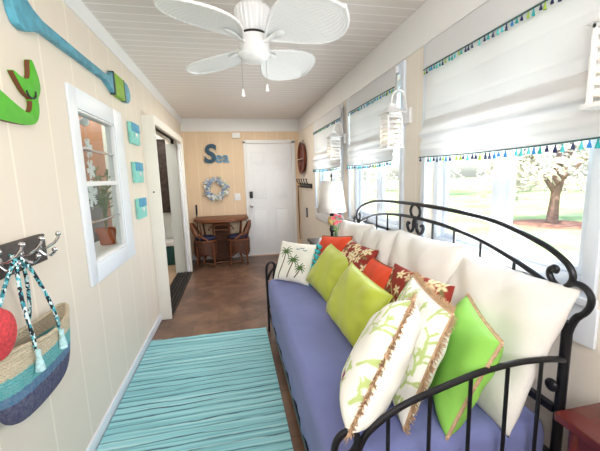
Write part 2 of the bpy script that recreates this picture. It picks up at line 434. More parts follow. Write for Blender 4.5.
MB().tube([(X1-.06, 3.424, 1.32), (X1-.06, 3.412, 1.32)], .008, 8).build('latch', dark_metal, w)

# room beyond the left wall
HX = -1.75
S(MB().box(HX-.1, LX-.12, 1.0, 6.3, -.12, 0).build('floor_hall', inner_floor_m, smooth=False))
S(MB().box(HX-.1, LX-.12, 1.0, 6.3, CZ, CZ+.12).build('ceiling_hall', inner_ceiling, smooth=False))
S(MB().box(HX-.1, HX, 1.0, 6.3, 0, CZ).build('wall_hall_left', inner_paint, smooth=False))
S(MB().box(HX, LX-.04, 6.1, 6.2, 0, CZ).build('wall_hall_back', inner_paint, smooth=False))
S(MB().box(HX, LX-.04, .9, 1.0, 0, CZ).build('wall_hall_near', inner_paint, smooth=False))
S(MB().box(HX, LX-.121, 6.085, 6.1, 0, .1).build('baseboard_hall', trim_white, bevel=.003))
w = struct('door_3', (HX, 4.6, 0))
sl = MB().box(HX, HX+.045, 4.3, 5.0, 0, 2.35).build('door_slab', wood_orange, w, bevel=.004)
w = thing('picture_frame', 'dark brown framed picture on the hall wall seen through the sliding door', 'picture', (-1.13, 6.1, .85))
m = MB(); m.box(-1.33, -1.30, 6.06, 6.1, .87, 2.13); m.box(-1.085, -1.06, 6.06, 6.1, .87, 2.13); m.box(-1.30, -1.085, 6.06, 6.1, 2.10, 2.13); m.box(-1.30, -1.085, 6.06, 6.1, .87, .90)
m.build('frame', picture_frame_m, w, bevel=.004)
MB().box(-1.30, -1.085, 6.08, 6.095, .90, 2.10).build('picture', picture_dark, w)
w = thing('storage_bin', 'dark teal storage bin with white lid on the hall floor', 'bin', (-1.12, 5.85, 0))
m = MB(); m.box(-1.33, -1.02, 5.72, 6.02, 0, .33); m.build('bin_body', teal_box, w, bevel=.015)
MB().box(-1.345, -1.005, 5.705, 6.035, .331, .40).build('lid', trim_white, w, bevel=.012)
w = thing('cabinet', 'grey cabinet in the room behind the left window', 'cabinet', (-1.5, 3.3, 0))
MB().box(-1.70, -1.38, 3.05, 3.78, .0, 1.40).build('cabinet_body', grey_box, w, bevel=.01)
MB().box(-1.38, -1.365, 3.07, 3.41, .1, 1.36).build('cabinet_door', grey_box, w, bevel=.004)
MB().box(-1.38, -1.365, 3.43, 3.76, .1, 1.36).build('cabinet_door', grey_box, w, bevel=.004)

# garland of snowflakes in the left window
w = thing('snowflake_garland', 'garland of white snowflakes hanging in the left window', 'garland', (-.865, 2.28, 1.84))
MB().tube([(-.865, 2.27, 1.83), (-.865, 2.275, 1.70), (-.866, 2.26, 1.5), (-.865, 2.24, 1.26)], .0012, 5).build('string', snow_white, w)
MB().sphere((-.865, 2.27, 1.795), .026, 8).build('bauble', snow_white, w)
for (yy, zz, r) in ((2.28, 1.64, .06), (2.285, 1.51, .06), (2.25, 1.36, .085)):
    m = MB()
    for k in range(6):
        a = k*PI/3+.2; d = (math.cos(a), math.sin(a))
        P = lambda q, o=0: (-.865, yy+d[0]*q-d[1]*o, zz+d[1]*q+d[0]*o)
        m.tube([P(0), P(r)], .0038*r/.06, 6)
        for q in (.3, .52, .74):
            for s_ in (-1, 1): m.tube([P(r*q), P(r*(q+.2), s_*r*.22)], .003*r/.06, 5)
    m.build('snowflake', snow_white, w)
# potted plant on the inner sill
w = thing('potted_plant', 'green leafy plant in terracotta pot behind the left window', 'plant', (-.985, 2.75, .95))
w_s = MB().box(-1.12, LX-.052, 2.0, 3.2, .925, .949).build('shelf', trim_white); tag(w_s, 'white shelf behind the left window under the potted plant', 'shelf')
pot = MB().lathe([(.001, .0), (.05, .0), (.066, .10), (.075, .10), (.075, .125), (.064, .125), (.062, .11), (.001, .11)], -.985, 2.75, .95, 24).build('pot', terracotta, w)
st = MB(); lf = MB()
for k in range(7):
    a = random.uniform(0, 2*PI); h = random.uniform(.22, .5); top = Vector((-.985+.04*math.cos(a), 2.75+.12*math.sin(a), 1.06+h))
    b0 = Vector((-.985, 2.75, 1.055)); md = (b0+top)/2+Vector((0, 0, .05))
    st.tube([b0, md, top], .004, 6)
    for q in range(9):
        t = random.uniform(.35, 1); p = b0.lerp(md, t*2) if t < .5 else md.lerp(top, t*2-1)
        d = Vector((random.uniform(-1, 1), random.uniform(-1, 1), random.uniform(-.2, .9))).normalized(); L_ = random.uniform(.05, .09); s_ = d.orthogonal().normalized()*.011
        lf.add([p, p+d*L_*.5+s_, p+d*L_, p+d*L_*.5-s_, p+d*L_*.5+Vector((0, 0, .004))], [(0, 1, 4), (1, 2, 4), (2, 3, 4), (3, 0, 4)])
st.build('stem', leaf_green, w); lf.build('foliage', leaf_green, w)

# ------------------------------------------------------------------ left wall decorations
# oar
w = thing('oar', 'long turquoise painted wooden oar mounted high on the left wall', 'oar', (LX, 2.3, 2.15))
yz = lambda x: (lambda u, v, d: (LX+d, u*x, 1.427+(v-1.427)*x))
up = [(1.605, 2.2), (1.625, 2.238), (1.66, 2.238), (1.70, 2.215), (1.75, 2.19), (1.82, 2.172), (2.2, 2.168), (2.60, 2.168), (2.67, 2.185), (2.73, 2.222)]
lo = [(2.73, 2.075), (2.66, 2.10), (2.58, 2.122), (2.2, 2.122), (1.84, 2.118), (1.77, 2.105), (1.72, 2.08), (1.67, 2.066), (1.63, 2.075), (1.607, 2.11), (1.60, 2.155)]
sh = MB().prism(up+lo, yz(.965), -.001, .034); sh.build('shaft', oar_blue, w, bevel=.008, seg=3)
g = MB().prism([(2.76, 2.23), (2.97, 2.232), (2.97, 2.068), (2.76, 2.07)], yz(.965), -.001, .036); g.build('grip_band', oar_green, w, bevel=.006)
for y0 in (2.735, 2.965):
    MB().prism([(y0, 2.232), (y0+.025, 2.233), (y0+.025, 2.066), (y0, 2.068)], yz(.965), -.001, .037).build('dark_stripe', oar_dark, w, bevel=.004)
MB().prism([(2.985, 2.232), (3.07, 2.228), (3.12, 2.20), (3.14, 2.15), (3.12, 2.10), (3.07, 2.075), (2.985, 2.068)], yz(.965), -.001, .034).build('blade_tip', oar_blue, w, bevel=.008, seg=3)
# green sea creature tail
def smooth_poly(pts, it=2):
    for _ in range(it):
        q = []
        for i in range(len(pts)):
            a, b = pts[i], pts[(i+1) % len(pts)]
            q += [(a[0]*.75+b[0]*.25, a[1]*.75+b[1]*.25), (a[0]*.25+b[0]*.75, a[1]*.25+b[1]*.75)]
        pts = q
    return pts
w = thing('tail_ornament', 'bright green wooden fish tail cutout on the left wall', 'wall ornament', (LX, 1.6, 1.7))
tl = [(1.690,1.962),(1.705,1.950),(1.728,1.905),(1.738,1.855),(1.722,1.822),(1.702,1.80),(1.705,1.76),(1.692,1.72),(1.662,1.688),(1.62,1.674),(1.55,1.668),(1.45,1.666),(1.30,1.67),(1.22,1.70),(1.20,1.76),(1.30,1.80),(1.40,1.795),(1.46,1.775),(1.52,1.75),(1.57,1.733),(1.61,1.722),(1.64,1.735),(1.655,1.765),(1.655,1.79),(1.62,1.798),(1.59,1.825),(1.548,1.876),(1.566,1.874),(1.60,1.862),(1.655,1.866),(1.672,1.90),(1.676,1.945)]
MB().prism(smooth_poly(tl, 1), yz(.97), -.001, .024, 0, 1).build('tail', [tail_green, tail_edge], w, bevel=.003)
hk = [(LX+.026, 1.60+.032*math.sin(a), 1.805-.026*math.cos(a)) for a in np.linspace(-1.5, 1.9, 12)]
MB().tube(hk, .004, 8).build('hook', black_plastic, w)
# plaques
proto = None
for k, (z, wd) in enumerate(((1.82, 'topmost'), (1.497, 'middle'), (1.19, 'lowest'))):
    lab = '%s of the three small turquoise square plaques on the left wall' % wd
    if proto is None:
        proto = thing('wall_plaque', lab, 'plaque', (LX, 3.05, z), 'turquoise plaques in a column')
        MB().box(LX+.002, LX+.034, 2.965, 3.19, z-.08, z+.092).build('canvas', plaque_teal, proto, bevel=.004)
        MB().box(LX+.0335, LX+.037, 2.965, 3.19, z+.02, z+.092).build('painted_band', plaque_blue, proto, bevel=.001)
        MB().sphere((LX+.036, 3.08, z-.005), .02, 8, 0, (.3, 1.3, .9)).build('shell_emblem', silver, proto)
        z0 = z
    else: dup(proto, (0, 0, z-z0), lab)
# hook rack
w = thing('hook_rack', 'dark wooden rack with silver double hooks on the left wall', 'hook rack', (LX, 1.3, 1.16))
MB().box(LX, LX+.022, .86, 1.555, 1.106, 1.22).build('board', rack_wood, w, bevel=.004)
for yy in (1.495, 1.375, 1.255, 1.135, 1.015):
    h = MB(); x0 = LX+.022
    h.lathe([(.001, 0), (.02, 0), (.02, .006), (.001, .009)], 0, 0, 0, 14, 0, Matrix.Translation((x0, yy, 1.165)) @ Matrix.Rotation(PI/2, 4, 'Y'))
    up_ = [(x0+.004, yy, 1.165), (x0+.03, yy+.004, 1.168), (x0+.055, yy+.012, 1.185), (x0+.068, yy+.018, 1.205), (x0+.07, yy+.02, 1.222)]
    dn_ = [(x0+.004, yy, 1.16), (x0+.022, yy, 1.14), (x0+.042, yy+.004, 1.135), (x0+.055, yy+.006, 1.148), (x0+.056, yy+.007, 1.158)]
    h.tube(up_, .0055, 8); h.tube(dn_, .0055, 8); h.sphere(up_[-1], .0105, 7); h.sphere(dn_[-1], .0105, 7)
    h.build('hook', chrome, w)
# straw tote hanging from the rack
w = thing('straw_tote', 'woven straw tote with teal and navy bands hanging from rack', 'bag', (-.73, 1.29, .9))
NB, NA = 22, 40; m = MB(); vs = []
zb, zt = .635, .90
prof = [(0, .05, .010), (.0, .115, .022), (.02, .145, .032), (.09, .172, .040), (.2, .190, .046), (.34, .203, .050), (.52, .212, .053), (.7, .218, .056), (.88, .223, .057), (1, .226, .056)]
for (t, a_, b_) in prof:
    for j in range(NA):
        a = 2*PI*j/NA
        sag = -.028*(math.cos(a)**2)*0
        yy = 1.295+.005*t+a_*math.copysign(abs(math.cos(a))**.8, math.cos(a)); xx = -.757+b_*math.copysign(abs(math.sin(a))**.8, math.sin(a))
        vs.append((xx, yy, zb+(zt-zb)*t+(.012*math.sin(3*a+1) if t == 1 else 0)-.02*(t)*(1-abs(math.cos(a)))))
fs = []
for i in range(len(prof)-1):
    for j in range(NA): fs.append((i*NA+j, i*NA+(j+1) % NA, (i+1)*NA+(j+1) % NA, (i+1)*NA+j))
fs.append(tuple(range(NA))[::-1])
m.add([Vector(p) for p in vs], fs)
bag = m.build('bag_body', straw_m, w, angle=80, solid=.008, sub=1)
ro = MB()
rim = [vs[(len(prof)-1)*NA+j] for j in range(NA)]
ro.tube(rim, .008, 8, True); ro.build('rim', straw_m, w)
hy, hx, hz = 1.275, LX+.075, 1.178
for (yo, xo, s_) in ((1.20, -.695, -1), (1.355, -.695, 1), (1.16, -.80, -1), (1.37, -.80, 1)):
    p0 = Vector((xo, yo, .86)); p1 = Vector((xo+.004, yo, .905)); p3 = Vector((hx-.0, hy+s_*.008, hz)); p2 = p1.lerp(p3, .55)+Vector((0, s_*.02, 0))
    pts = [p0, p1, p1.lerp(p2, .5)+Vector((0, s_*.006, 0)), p2, p2.lerp(p3, .6)+Vector((0, s_*.008, .01)), p3, Vector((hx-.03, hy, hz+.012))]
    ro = MB(); ro.tube(pts if xo > -.7 else pts[1:], .0066, 10); ro.build('strap', rope_m, w, sub=1)
    if xo > -.7:
        t = MB(); t.lathe([(.002, .015), (.008, .012), (.009, .0), (.007, -.008), (.012, -.035), (.015, -.062), (.002, -.064)], xo+.008, yo, .855, 12); t.build('tassel', plain('tassel_yarn%d' % s_, (186, 222, 226), .9, 0, .2, 80, .5, 120), w)
# red hat
w = thing('sun_hat', 'red straw hat hanging beside the tote at the rack', 'hat', (-.74, 1.02, .93))
TM = Matrix.Translation((-.79, 1.075, .985)) @ Matrix.Rotation(PI/2, 4, 'Y')
MB().lathe([(.001, 0), (.10, 0), (.135, .008), (.138, .016), (.10, .012), (.092, .05), (.075, .085), (.04, .10), (.001, .103)], 0, 0, 0, 32, 0, TM).build('hat_body', hat_red, w)
MB().lathe([(.1, .013), (.104, .013), (.100, .042), (.096, .042)], 0, 0, 0, 32, 0, TM).build('hat_band', hat_band, w)

# ------------------------------------------------------------------ ceiling fan
FX, FY = .155, 1.93
w = thing('ceiling_fan', 'white ceiling fan with four palm leaf blades', 'ceiling fan', (FX, FY, CZ))
MB().lathe([(.001, 0), (.075, 0), (.075, -.02), (.06, -.05), (.056, -.075), (.056, -.115), (.001, -.115)], FX, FY, CZ, 32).build('ceiling_mount', fan_white, w)
nf = 96; m = MB(); vs = []; prof = [(.055, -.112), (.088, -.118), (.097, -.13), (.097, -.15), (.088, -.20), (.079, -.24), (.07, -.25)]
for i, (r, z) in enumerate(prof):
    for j in range(nf):
        a = 2*PI*j/nf; rr = r*(1+(.035*math.cos(a*24) if 0 < i < 6 else 0)); vs.append((FX+rr*math.cos(a), FY+rr*math.sin(a), CZ+z))
fs = [(i*nf+j, i*nf+(j+1) % nf, (i+1)*nf+(j+1) % nf, (i+1)*nf+j) for i in range(len(prof)-1) for j in range(nf)]
m.add(vs, fs); m.build('motor_housing', fan_white, w, angle=60)
MB().lathe([(.074, -.25), (.076, -.256), (.074, -.262)], FX, FY, CZ, 32).build('seam_ring', dark_metal, w)
MB().lathe([(.06, -.26), (.08, -.265), (.084, -.28), (.084, -.345), (.088, -.35), (.088, -.36), (.080, -.37), (.062, -.388), (.03, -.396), (.001, -.397)], FX, FY, CZ, 40).build('switch_housing', fan_white, w)
BZ = 2.165
def blade(phi):
    Mx = Matrix.Translation((FX, FY, BZ)) @ Matrix.Rotation(phi, 4, 'Z') @ Matrix.Rotation(math.radians(-13), 4, 'X')
    nu, nv = 110, 80; r0, r1 = .10, .60
    def hw(t): return .004+(.172)*math.sin(PI*min(.999, max(0, t))**1.42)**.66
    vs = []; fs = []
    for side in (1, -1):
        for i in range(nu+1):
            t = i/nu
            for j in range(nv+1):
                q = j/nv*2-1
                # ribs fan out from the stem: lines of constant q
                rib = abs((q*8) % 1-.5)*2
                rb = .003*max(0, 1-rib*2.6)*(1 if t > .05 else 0)
                cross = .0018*max(0, 1-abs(((t*20+q*q*1.5) % 1)-.5)*3.2)
                wdt = hw(t)
                x = r0+(r1-r0)*t
                y = q*wdt
                z = -.012*q*q-.015*t*t+side*(.0025+rb+cross)
                vs.append((x, y, z))
    n1 = (nu+1)*(nv+1)
    for sd in (0, 1):
        for i in range(nu):
            for j in range(nv):
                a = sd*n1+i*(nv+1)+j; fs.append((a, a+1, a+nv+2, a+nv+1))
    b = MB(); b.add(vs, fs, 0, Mx)
    ob = b.build('blade', fan_white, w, angle=70)
    ed = [vs[i*(nv+1)] for i in range(nu+1)]+[vs[nu*(nv+1)+j] for j in range(nv+1)]+[vs[i*(nv+1)+nv] for i in range(nu, -1, -1)]
    ed = [(p[0], p[1], p[2]-.0025) for p in ed]
    MB().tube(ed, .0065, 8, True, 0, Mx).build('blade_rim', fan_white, ob)
    br = MB(); br.tube([(.07, 0, -.018), (.12, 0, -.018), (.17, 0, -.008), (.22, 0, -.012)], [.012, .011, .013, .009], 10, False, 0, Mx, .5)
    br.sphere((.2, 0, -.012), .03, 8, 0, (1.2, .7, .3), Mx)
    br.build('blade_bracket', fan_white, ob)
    return ob
for ph in (230, 125, 53, 307): blade(math.radians(ph))
for (px, py, zb_) in ((FX-.072, FY-.01, 1.91), (FX+.063, FY-.01, 1.94)):
    ch = MB().tube([(px, py, 2.09), (px, py, zb_)], .0016, 5).build('pull_chain', chrome, w)
    MB().lathe([(.002, .02), (.005, .016), (.010, -.012), (.010, -.02), (.002, -.024)], px, py, zb_-.012, 14).build('pull_knob', trim_white, ch)

# ------------------------------------------------------------------ back wall decorations
w = thing('sea_sign', 'ornate blue metal word sign reading Sea on back wall', 'sign', (-.28, BY, 1.72))
def letters(txt, size, x, z, name, mat, shear=0, ext=.012, off=.0):
    c = bpy.data.curves.new(name, 'FONT'); c.body = txt; c.size = size; c.extrude = ext; c.bevel_depth = .002; c.offset = off; c.shear = shear
    o = bpy.data.objects.new('tmp', c); COL.objects.link(o); dg = bpy.context.evaluated_depsgraph_get(); me = bpy.data.meshes.new_from_object(o.evaluated_get(dg)); bpy.data.objects.remove(o)
    me.transform(Matrix.Translation((x, BY-.02, z)) @ Matrix.Rotation(PI/2, 4, 'X')); me.transform(Matrix.Translation((.28, -BY, -1.72)))
    me.materials.clear(); me.materials.append(mat)
    o = bpy.data.objects.new(name, me); COL.objects.link(o); o.parent = w
letters('S', .43, -.475, 1.72, 'letter_capital', sea_dark, .12, .012, .012)
letters('ea', .27, -.29, 1.715, 'letter_pair', sea_light, 0, .01, .001)
# shell wreath
w = thing('shell_wreath', 'round wreath of white and blue shells on back wall', 'wreath', (-.303, BY, 1.25))
wc = (-.303, BY-.03, 1.255)
ring = [(wc[0]+.165*math.cos(a), wc[1]+.012, wc[2]+.165*math.sin(a)) for a in np.linspace(0, 2*PI, 40, endpoint=False)]
MB().tube(ring, .045, 10, True, 0, None, .5).build('wreath_ring', shell_c, w)
base = []
for k, mt in enumerate((shell_a, shell_b, shell_c, shell_d)):
    b = MB(); n = 12; vs = [(0, 0, -.018)]; fs = []
    for r_, h_ in ((.5, .016), (.85, .01), (1., 0)):
        for j in range(n+1):
            a = math.radians(-75+150*j/n); q = r_*.04*(1+.06*(j % 2)); vs.append((math.sin(a)*q, -h_, math.cos(a)*q-.018))
    for j in range(n):
        fs.append((0, 1+j, 2+j))
        for i in range(2): o = 1+i*(n+1)+j; fs.append((o, o+n+1, o+n+2, o+1))
    b.add(vs, fs); b.v = [tuple(Vector(p)) for p in b.v]
    me_o = b.build('shell', mt, None, angle=70, solid=.004); base.append(me_o)
first = [True]*4
for k in range(84):
    a = 2*PI*(k*.61803); rr = .165+random.uniform(-.055, .055)
    i = random.choice((0, 0, 1, 1, 2, 3))
    o = base[i] if first[i] else base[i].copy()
    if not first[i]: COL.objects.link(o)
    first[i] = False; o.parent = w
    o.location = (rr*math.cos(a), -.03-.02*(1-abs(rr-.165)/.055)-.01, .005+rr*math.sin(a)); o.rotation_euler = (random.uniform(-.5, .5), random.uniform(0, 6.28), random.uniform(-.5, .5))
    s_ = random.uniform(.7, 1.15); o.scale = (s_, s_, s_)
w = thing('light_switch', 'white double light switch plate beside the back door', 'light switch', (.06, BY, 1.1))
MB().box(.005, .115, BY-.007, BY-.0005, 1.04, 1.165).build('plate', trim_white, w, bevel=.003)
for xx in (.035, .085): MB().box(xx-.008, xx+.008, BY-.014, BY-.007, 1.085, 1.12).build('toggle', trim_white, w, bevel=.003)
w = thing('door_chime', 'small white alarm box on back wall above the switch', 'alarm box', (.095, BY, 2.17))
MB().box(.025, .165, BY-.04, BY+.002, 2.125, 2.215).build('box_body', trim_white, w, bevel=.008)
MB().box(.045, .145, BY-.043, BY-.039, 2.14, 2.165).build('grille', frieze_paint, w, bevel=.001)

# rattan table with two tucked chairs
TBX, TBY = -.235, 5.62
w = thing('rattan_table', 'brown rattan table with woven pedestal against the back wall', 'table', (TBX, TBY, 0))
top = []
for a in np.linspace(PI, 2*PI, 30): top.append((TBX+.445*math.cos(a), TBY+.06+.40*math.sin(a)))
top += [(TBX+.445, TBY+.33), (TBX-.445, TBY+.33)]
MB().prism(top, lambda u, v, d: (u, v, d), .755, .785).build('tabletop', rattan, w, bevel=.008)
MB().tube([(u, v, .752) for u, v in top], .014, 8, True).build('edge_band', rattan, w)
pd = MB(); pd.box(TBX-.105, TBX+.105, TBY-.02, TBY+.14, .06, .75)
for zz in np.arange(.09, .75, .035): pd.tube([(TBX-.115, TBY-.025, zz), (TBX+.115, TBY-.025, zz)], .012, 6)
pd.build('woven_pedestal', rattan_dark, w)
for sx in (-1, 1):
    for sy in (-.2, .28):
        l = MB().tube([(TBX+sx*.34, TBY+sy+.02, .75), (TBX+sx*.30, TBY+sy, .45), (TBX+sx*.27, TBY+sy, .2), (TBX+sx*.33, TBY+sy-.02, .0)], .017, 8).build('leg', rattan, w, sub=1)
    arc = [(TBX+sx*(.13+.2*math.sin(a)), TBY-.2, .75-.17*(1-math.cos(a))) for a in np.linspace(0, 1.5, 9)]
MB().tube([(TBX+.20*math.cos(a), TBY-.2, .60+.11*math.sin(a)) for a in np.linspace(0, PI, 16)], .012, 8).build('apron_arch', rattan, w)
MB().tube([(TBX-.36, TBY-.19, .1), (TBX-.2, TBY-.26, .03), (TBX, TBY-.2, .1), (TBX+.2, TBY-.26, .03), (TBX+.36, TBY-.19, .1)], .011, 8).build('stretcher', rattan, w, sub=1)
for sx in (-1, 1): MB().tube([(TBX+sx*.13, TBY-.16, .755), (TBX+sx*.13, TBY-.18, .60), (TBX+sx*.115, TBY-.05, .30)], .013, 8).build('post', rattan, w)
MB().tube([(TBX-.13, TBY-.18, .66), (TBX-.06, TBY-.19, .685), (TBX+.06, TBY-.19, .685), (TBX+.13, TBY-.18, .66)], .011, 8).build('crossbar', rattan, w)
MB().prism([(TBX-.10, TBY-.18), (TBX+.10, TBY-.18), (TBX+.10, TBY), (TBX-.10, TBY)], lambda u, v, d: (u, v, d), .59, .61).build('small_shelf', rattan, w, bevel=.004)
def rchair(sx, lab):
    cx = TBX+sx*.265; cy = TBY-.13
    w = thing('rattan_chair', lab, 'chair', (cx, cy, 0), 'rattan chairs tucked under the table')
    m = MB(); n = 24
    m.lathe([(.001, .42), (.18, .42), (.19, .435), (.18, .45), (.001, .45)], cx, cy, 0, 28); m.build('seat', rattan, w)
    # woven skirt with arched openings
    sk = MB(); ang = np.linspace(0, 2*PI, 60, endpoint=False)
    for i, zz in enumerate(np.arange(.17, .42, .027)):
        pts = [(cx+(.178+.003*math.sin(a*15+i*PI))*math.cos(a), cy+(.178+.003*math.sin(a*15+i*PI))*math.sin(a), zz+max(0, .42-zz)*.28*math.cos(2*a)**2) for a in ang]; sk.tube(pts, .0105, 6, True)
    for k in range(20):
        a = 2*PI*k/20; sk.tube([(cx+.176*math.cos(a), cy+.176*math.sin(a), .2+.06*math.cos(2*a)**2), (cx+.176*math.cos(a), cy+.176*math.sin(a), .43)], .006, 5)
    sk.build('woven_skirt', rattan_dark, w)
    for q in range(4):
        a = PI/4+q*PI/2; c, s_ = math.cos(a), math.sin(a)
        MB().tube([(cx+.18*c, cy+.18*s_, .43), (cx+.19*c, cy+.19*s_, .25), (cx+.18*c, cy+.18*s_, .1), (cx+.21*c, cy+.21*s_, 0)], .014, 8).build('leg', rattan, w, sub=1)
    # curved back on the outer side
    bk = MB()
    for rr, h in ((.0, 0),):
        arc = np.linspace(-1.15, 1.15, 15)
        rail = [(cx+sx*(.04+.165*math.cos(a)), cy+.20*math.sin(a)-.02, .725-.19*(abs(a)/1.15)**2.2) for a in arc]
        bk.tube(rail, .02, 8)
        for a in (-1.1, -.5, 0, .5, 1.1):
            p = (cx+sx*(.04+.165*math.cos(a)), cy+.20*math.sin(a)-.02, .725-.19*(abs(a)/1.15)**2.2)
            bk.tube([(cx+sx*.15*math.cos(a), cy+.16*math.sin(a), .44), (cx+sx*(.04+.14*math.cos(a)), cy+.17*math.sin(a), .55), p], .011, 8)
    bk.build('backrest', rattan, w)
    MB().tube(curve([(cx+sx*.20, cy-.02, .74), (cx+sx*.205, cy-.05, .66), (cx+sx*.16, cy-.12, .57), (cx+sx*.03, cy-.185, .515), (cx-sx*.05, cy-.19, .46)], 5), .016, 8).build('armrest', rattan, w)
    cu = MB().lathe([(.001, .4515), (.15, .4515), (.17, .465), (.175, .48), (.165, .498), (.1, .512), (.001, .514)], cx, cy, 0, 32).build('seat_cushion', navy_cloth)
    tag(cu, 'navy seat cushion on the %s rattan chair %s' % (('left-hand', 'nearest the sliding door') if sx < 0 else ('right-hand', 'nearest the white back door')), 'cushion', 'navy cushions on the rattan chairs')
rchair(-1, 'rattan chair tucked under the table end nearest the sliding door')
rchair(1, 'rattan chair tucked under the table end nearest the white back door')
m = MB().tube([(-.655, 5.82, 0), (-.65, 5.84, .80), (-.648, 5.845, .84), (-.646, 5.85, 1.0)], [.008, .008, .017, .017], 10)
tag(m.build('walking_stick', black_plastic), 'black stick with thick grip standing behind the left end of rattan table', 'stick')

# ------------------------------------------------------------------ far right wall: tray, hooks, cane
w = thing('wall_tray', 'round reddish brown woven tray hung beside the back door', 'tray', (RX, 5.58, 1.745))
TM = Matrix.Translation((RX-.002, 5.56, 1.745)) @ Matrix.Rotation(-PI/2, 4, 'Y')
MB().lathe([(.001, .0), (.20, .0), (.24, .01), (.265, .05), (.272, .055), (.272, .06), (.258, .06), (.235, .022), (.20, .014), (.001, .014)], 0, 0, 0, 48, 0, TM).build('tray_body', tray_wood, w)
MB().box(RX-.066, RX-.045, 5.43, 5.83, 1.72, 1.735).build('pale_strap', pale_band, w, bevel=.003)
MB().tube([(RX, 5.56, 2.03), (RX-.03, 5.56, 2.03)], .006, 8).build('nail', dark_metal, w)
w = thing('coat_hook_rail', 'dark rail of coat hooks below the round tray', 'coat hooks', (RX, 5.45, 1.28))
MB().box(RX-.02, RX, 5.0, 5.90, 1.245, 1.315).build('rail', dark_metal, w, bevel=.004)
for yy in (5.08, 5.27, 5.46, 5.65, 5.84):
    h = MB(); h.tube([(RX-.02, yy, 1.30), (RX-.05, yy, 1.31), (RX-.075, yy, 1.345), (RX-.08, yy, 1.385)], .008, 8); h.sphere((RX-.08, yy, 1.385), .013, 7)
    h.tube([(RX-.02, yy, 1.265), (RX-.045, yy, 1.245), (RX-.06, yy, 1.26), (RX-.062, yy, 1.275)], .007, 8)
    h.build('hook', dark_metal, w)
cn = MB(); cn.tube([(RX-.045, 5.865, 1.245), (RX-.052, 5.845, 1.268), (RX-.062, 5.835, 1.245), (RX-.06, 5.84, 1.05), (RX-.05, 5.85, .28)], [.008, .009, .009, .011, .007], 8)
tag(cn.build('walking_cane', black_plastic), 'long thin dark cane hanging from the coat hook rail', 'cane')
w = thing('wall_thermometer', 'small slim dark gauge on the tan wall below coat hooks', 'gauge', (RX, 5.4, .82))
MB().box(RX-.014, RX, 5.37, 5.46, .74, .90).build('backing', dark_metal, w, bevel=.005)
MB().tube([(RX-.017, 5.415, .765), (RX-.017, 5.415, .87)], .005, 8).build('tube', shell_b, w)

# ------------------------------------------------------------------ roman shades
def shade(ya, yb, lab, n, tr):
    w = thing('roman_shade', lab, 'window shade', (RX-.02, (ya+yb)/2, 2.15), 'white roman shades with tasselled trim')
    ns = 60
    def sheet(prof, name, wob, y0=ya, y1=yb, th=.004, sag=0):
        m = MB(); k = len(prof); vs = []; fs = []
        for i in range(ns+1):
            t = i/ns; y = y0+(y1-y0)*t
            for q, (x, z) in enumerate(prof):
                dv = wob*(q/(k-1))
                vs.append((x+dv*math.sin(t*17+q*.7)*.35+dv*.5*math.sin(t*7+q), y, z-sag*math.sin(PI*t)*(q/(k-1))**2+dv*.25*math.sin(t*11+q*1.3)))
        for i in range(ns):
            for q in range(k-1): a = i*k+q; fs.append((a, a+1, a+k+1, a+k))
        m.add(vs, fs); return m.build(name, shade_cloth, w, angle=80, solid=th, sub=1)
    X = RX-.022
    MB().box(X-.02, X-.001, ya+.01, yb-.01, 2.14, 2.18).build('headrail', trim_white, w, bevel=.003)
    sheet([(X-.026, 2.185), (X-.029, 2.14), (X-.031, 2.09), (X-.033, 2.038)], 'valance', .004)
    prof = [(X-.012, 2.14), (X-.014, 2.05), (X-.015, 1.935), (X-.020, 1.93), (X-.015, 1.925), (X-.017, 1.81), (X-.023, 1.805), (X-.017, 1.80), (X-.02, 1.72), (X-.03, 1.69)]
    sheet(prof, 'shade_panel', .008)
    fold = [(X-.019, 1.75), (X-.026, 1.71), (X-.045, 1.678), (X-.06, 1.662), (X-.055, 1.652), (X-.035, 1.648), (X-.033, 1.632), (X-.039, 1.612), (X-.044, 1.605), (X-.038, 1.60), (X-.038, 1.584), (X-.046, 1.572), (X-.040, 1.566), (X-.042, 1.546), (X-.048, 1.532), (X-.035, 1.524), (X-.012, 1.53)]
    sheet(fold, 'stacked_folds', .012, ya-.004, yb+.004, .004, .012)
    # tasselled trim, upper and lower
    for (zz, xo) in ((2.036, X-.038), (1.526, X-.053)):
        pts = [(xo, ya+(yb-ya)*t, zz-(.01*math.sin(PI*t) if zz < 2 else 0)) for t in np.linspace(0, 1, 30)]
        MB().tube(pts, .0035, 6).build('trim_cord', cord_m, w)
        k = int(n*random.uniform(.98, 1.02)) if zz > 2 else int(n*.9)
        for i in range(k):
            t = (i+.5+random.uniform(-.2, .2))/k
            if random.random() < .04: continue
            key = random.randrange(len(TC))
            o = tassel_objs[key].copy(); COL.objects.link(o); o.parent = w
            L_ = random.uniform(.62, .9)*(1 if zz > 2 else 1.15); q_ = .75 if zz > 2 else .95; o.scale = (q_, q_, L_)
            o.location = Vector((xo, ya+(yb-ya)*t, zz-.004-(.01*math.sin(PI*t) if zz < 2 else 0)))-Vector(w['_o'])
    return w
tassel_objs = []
for q in TC:
    o = MB().lathe([(.0015, 0), (.0035, -.002), (.0025, -.006), (.0055, -.016), (.008, -.029), (.001, -.030)], 0, 0, 0, 8).build('tassel', q)
    tassel_objs.append(o)
shade(.72, 1.872, 'big white roman shade over the window nearest the camera', 46, 0)
shade(2.235, 3.19, 'white roman shade over the middle window behind the daybed', 34, 0)
shade(3.43, 4.64, 'white roman shade over the farthest window beside the lamp', 34, 0)
for o in tassel_objs: bpy.data.objects.remove(o)

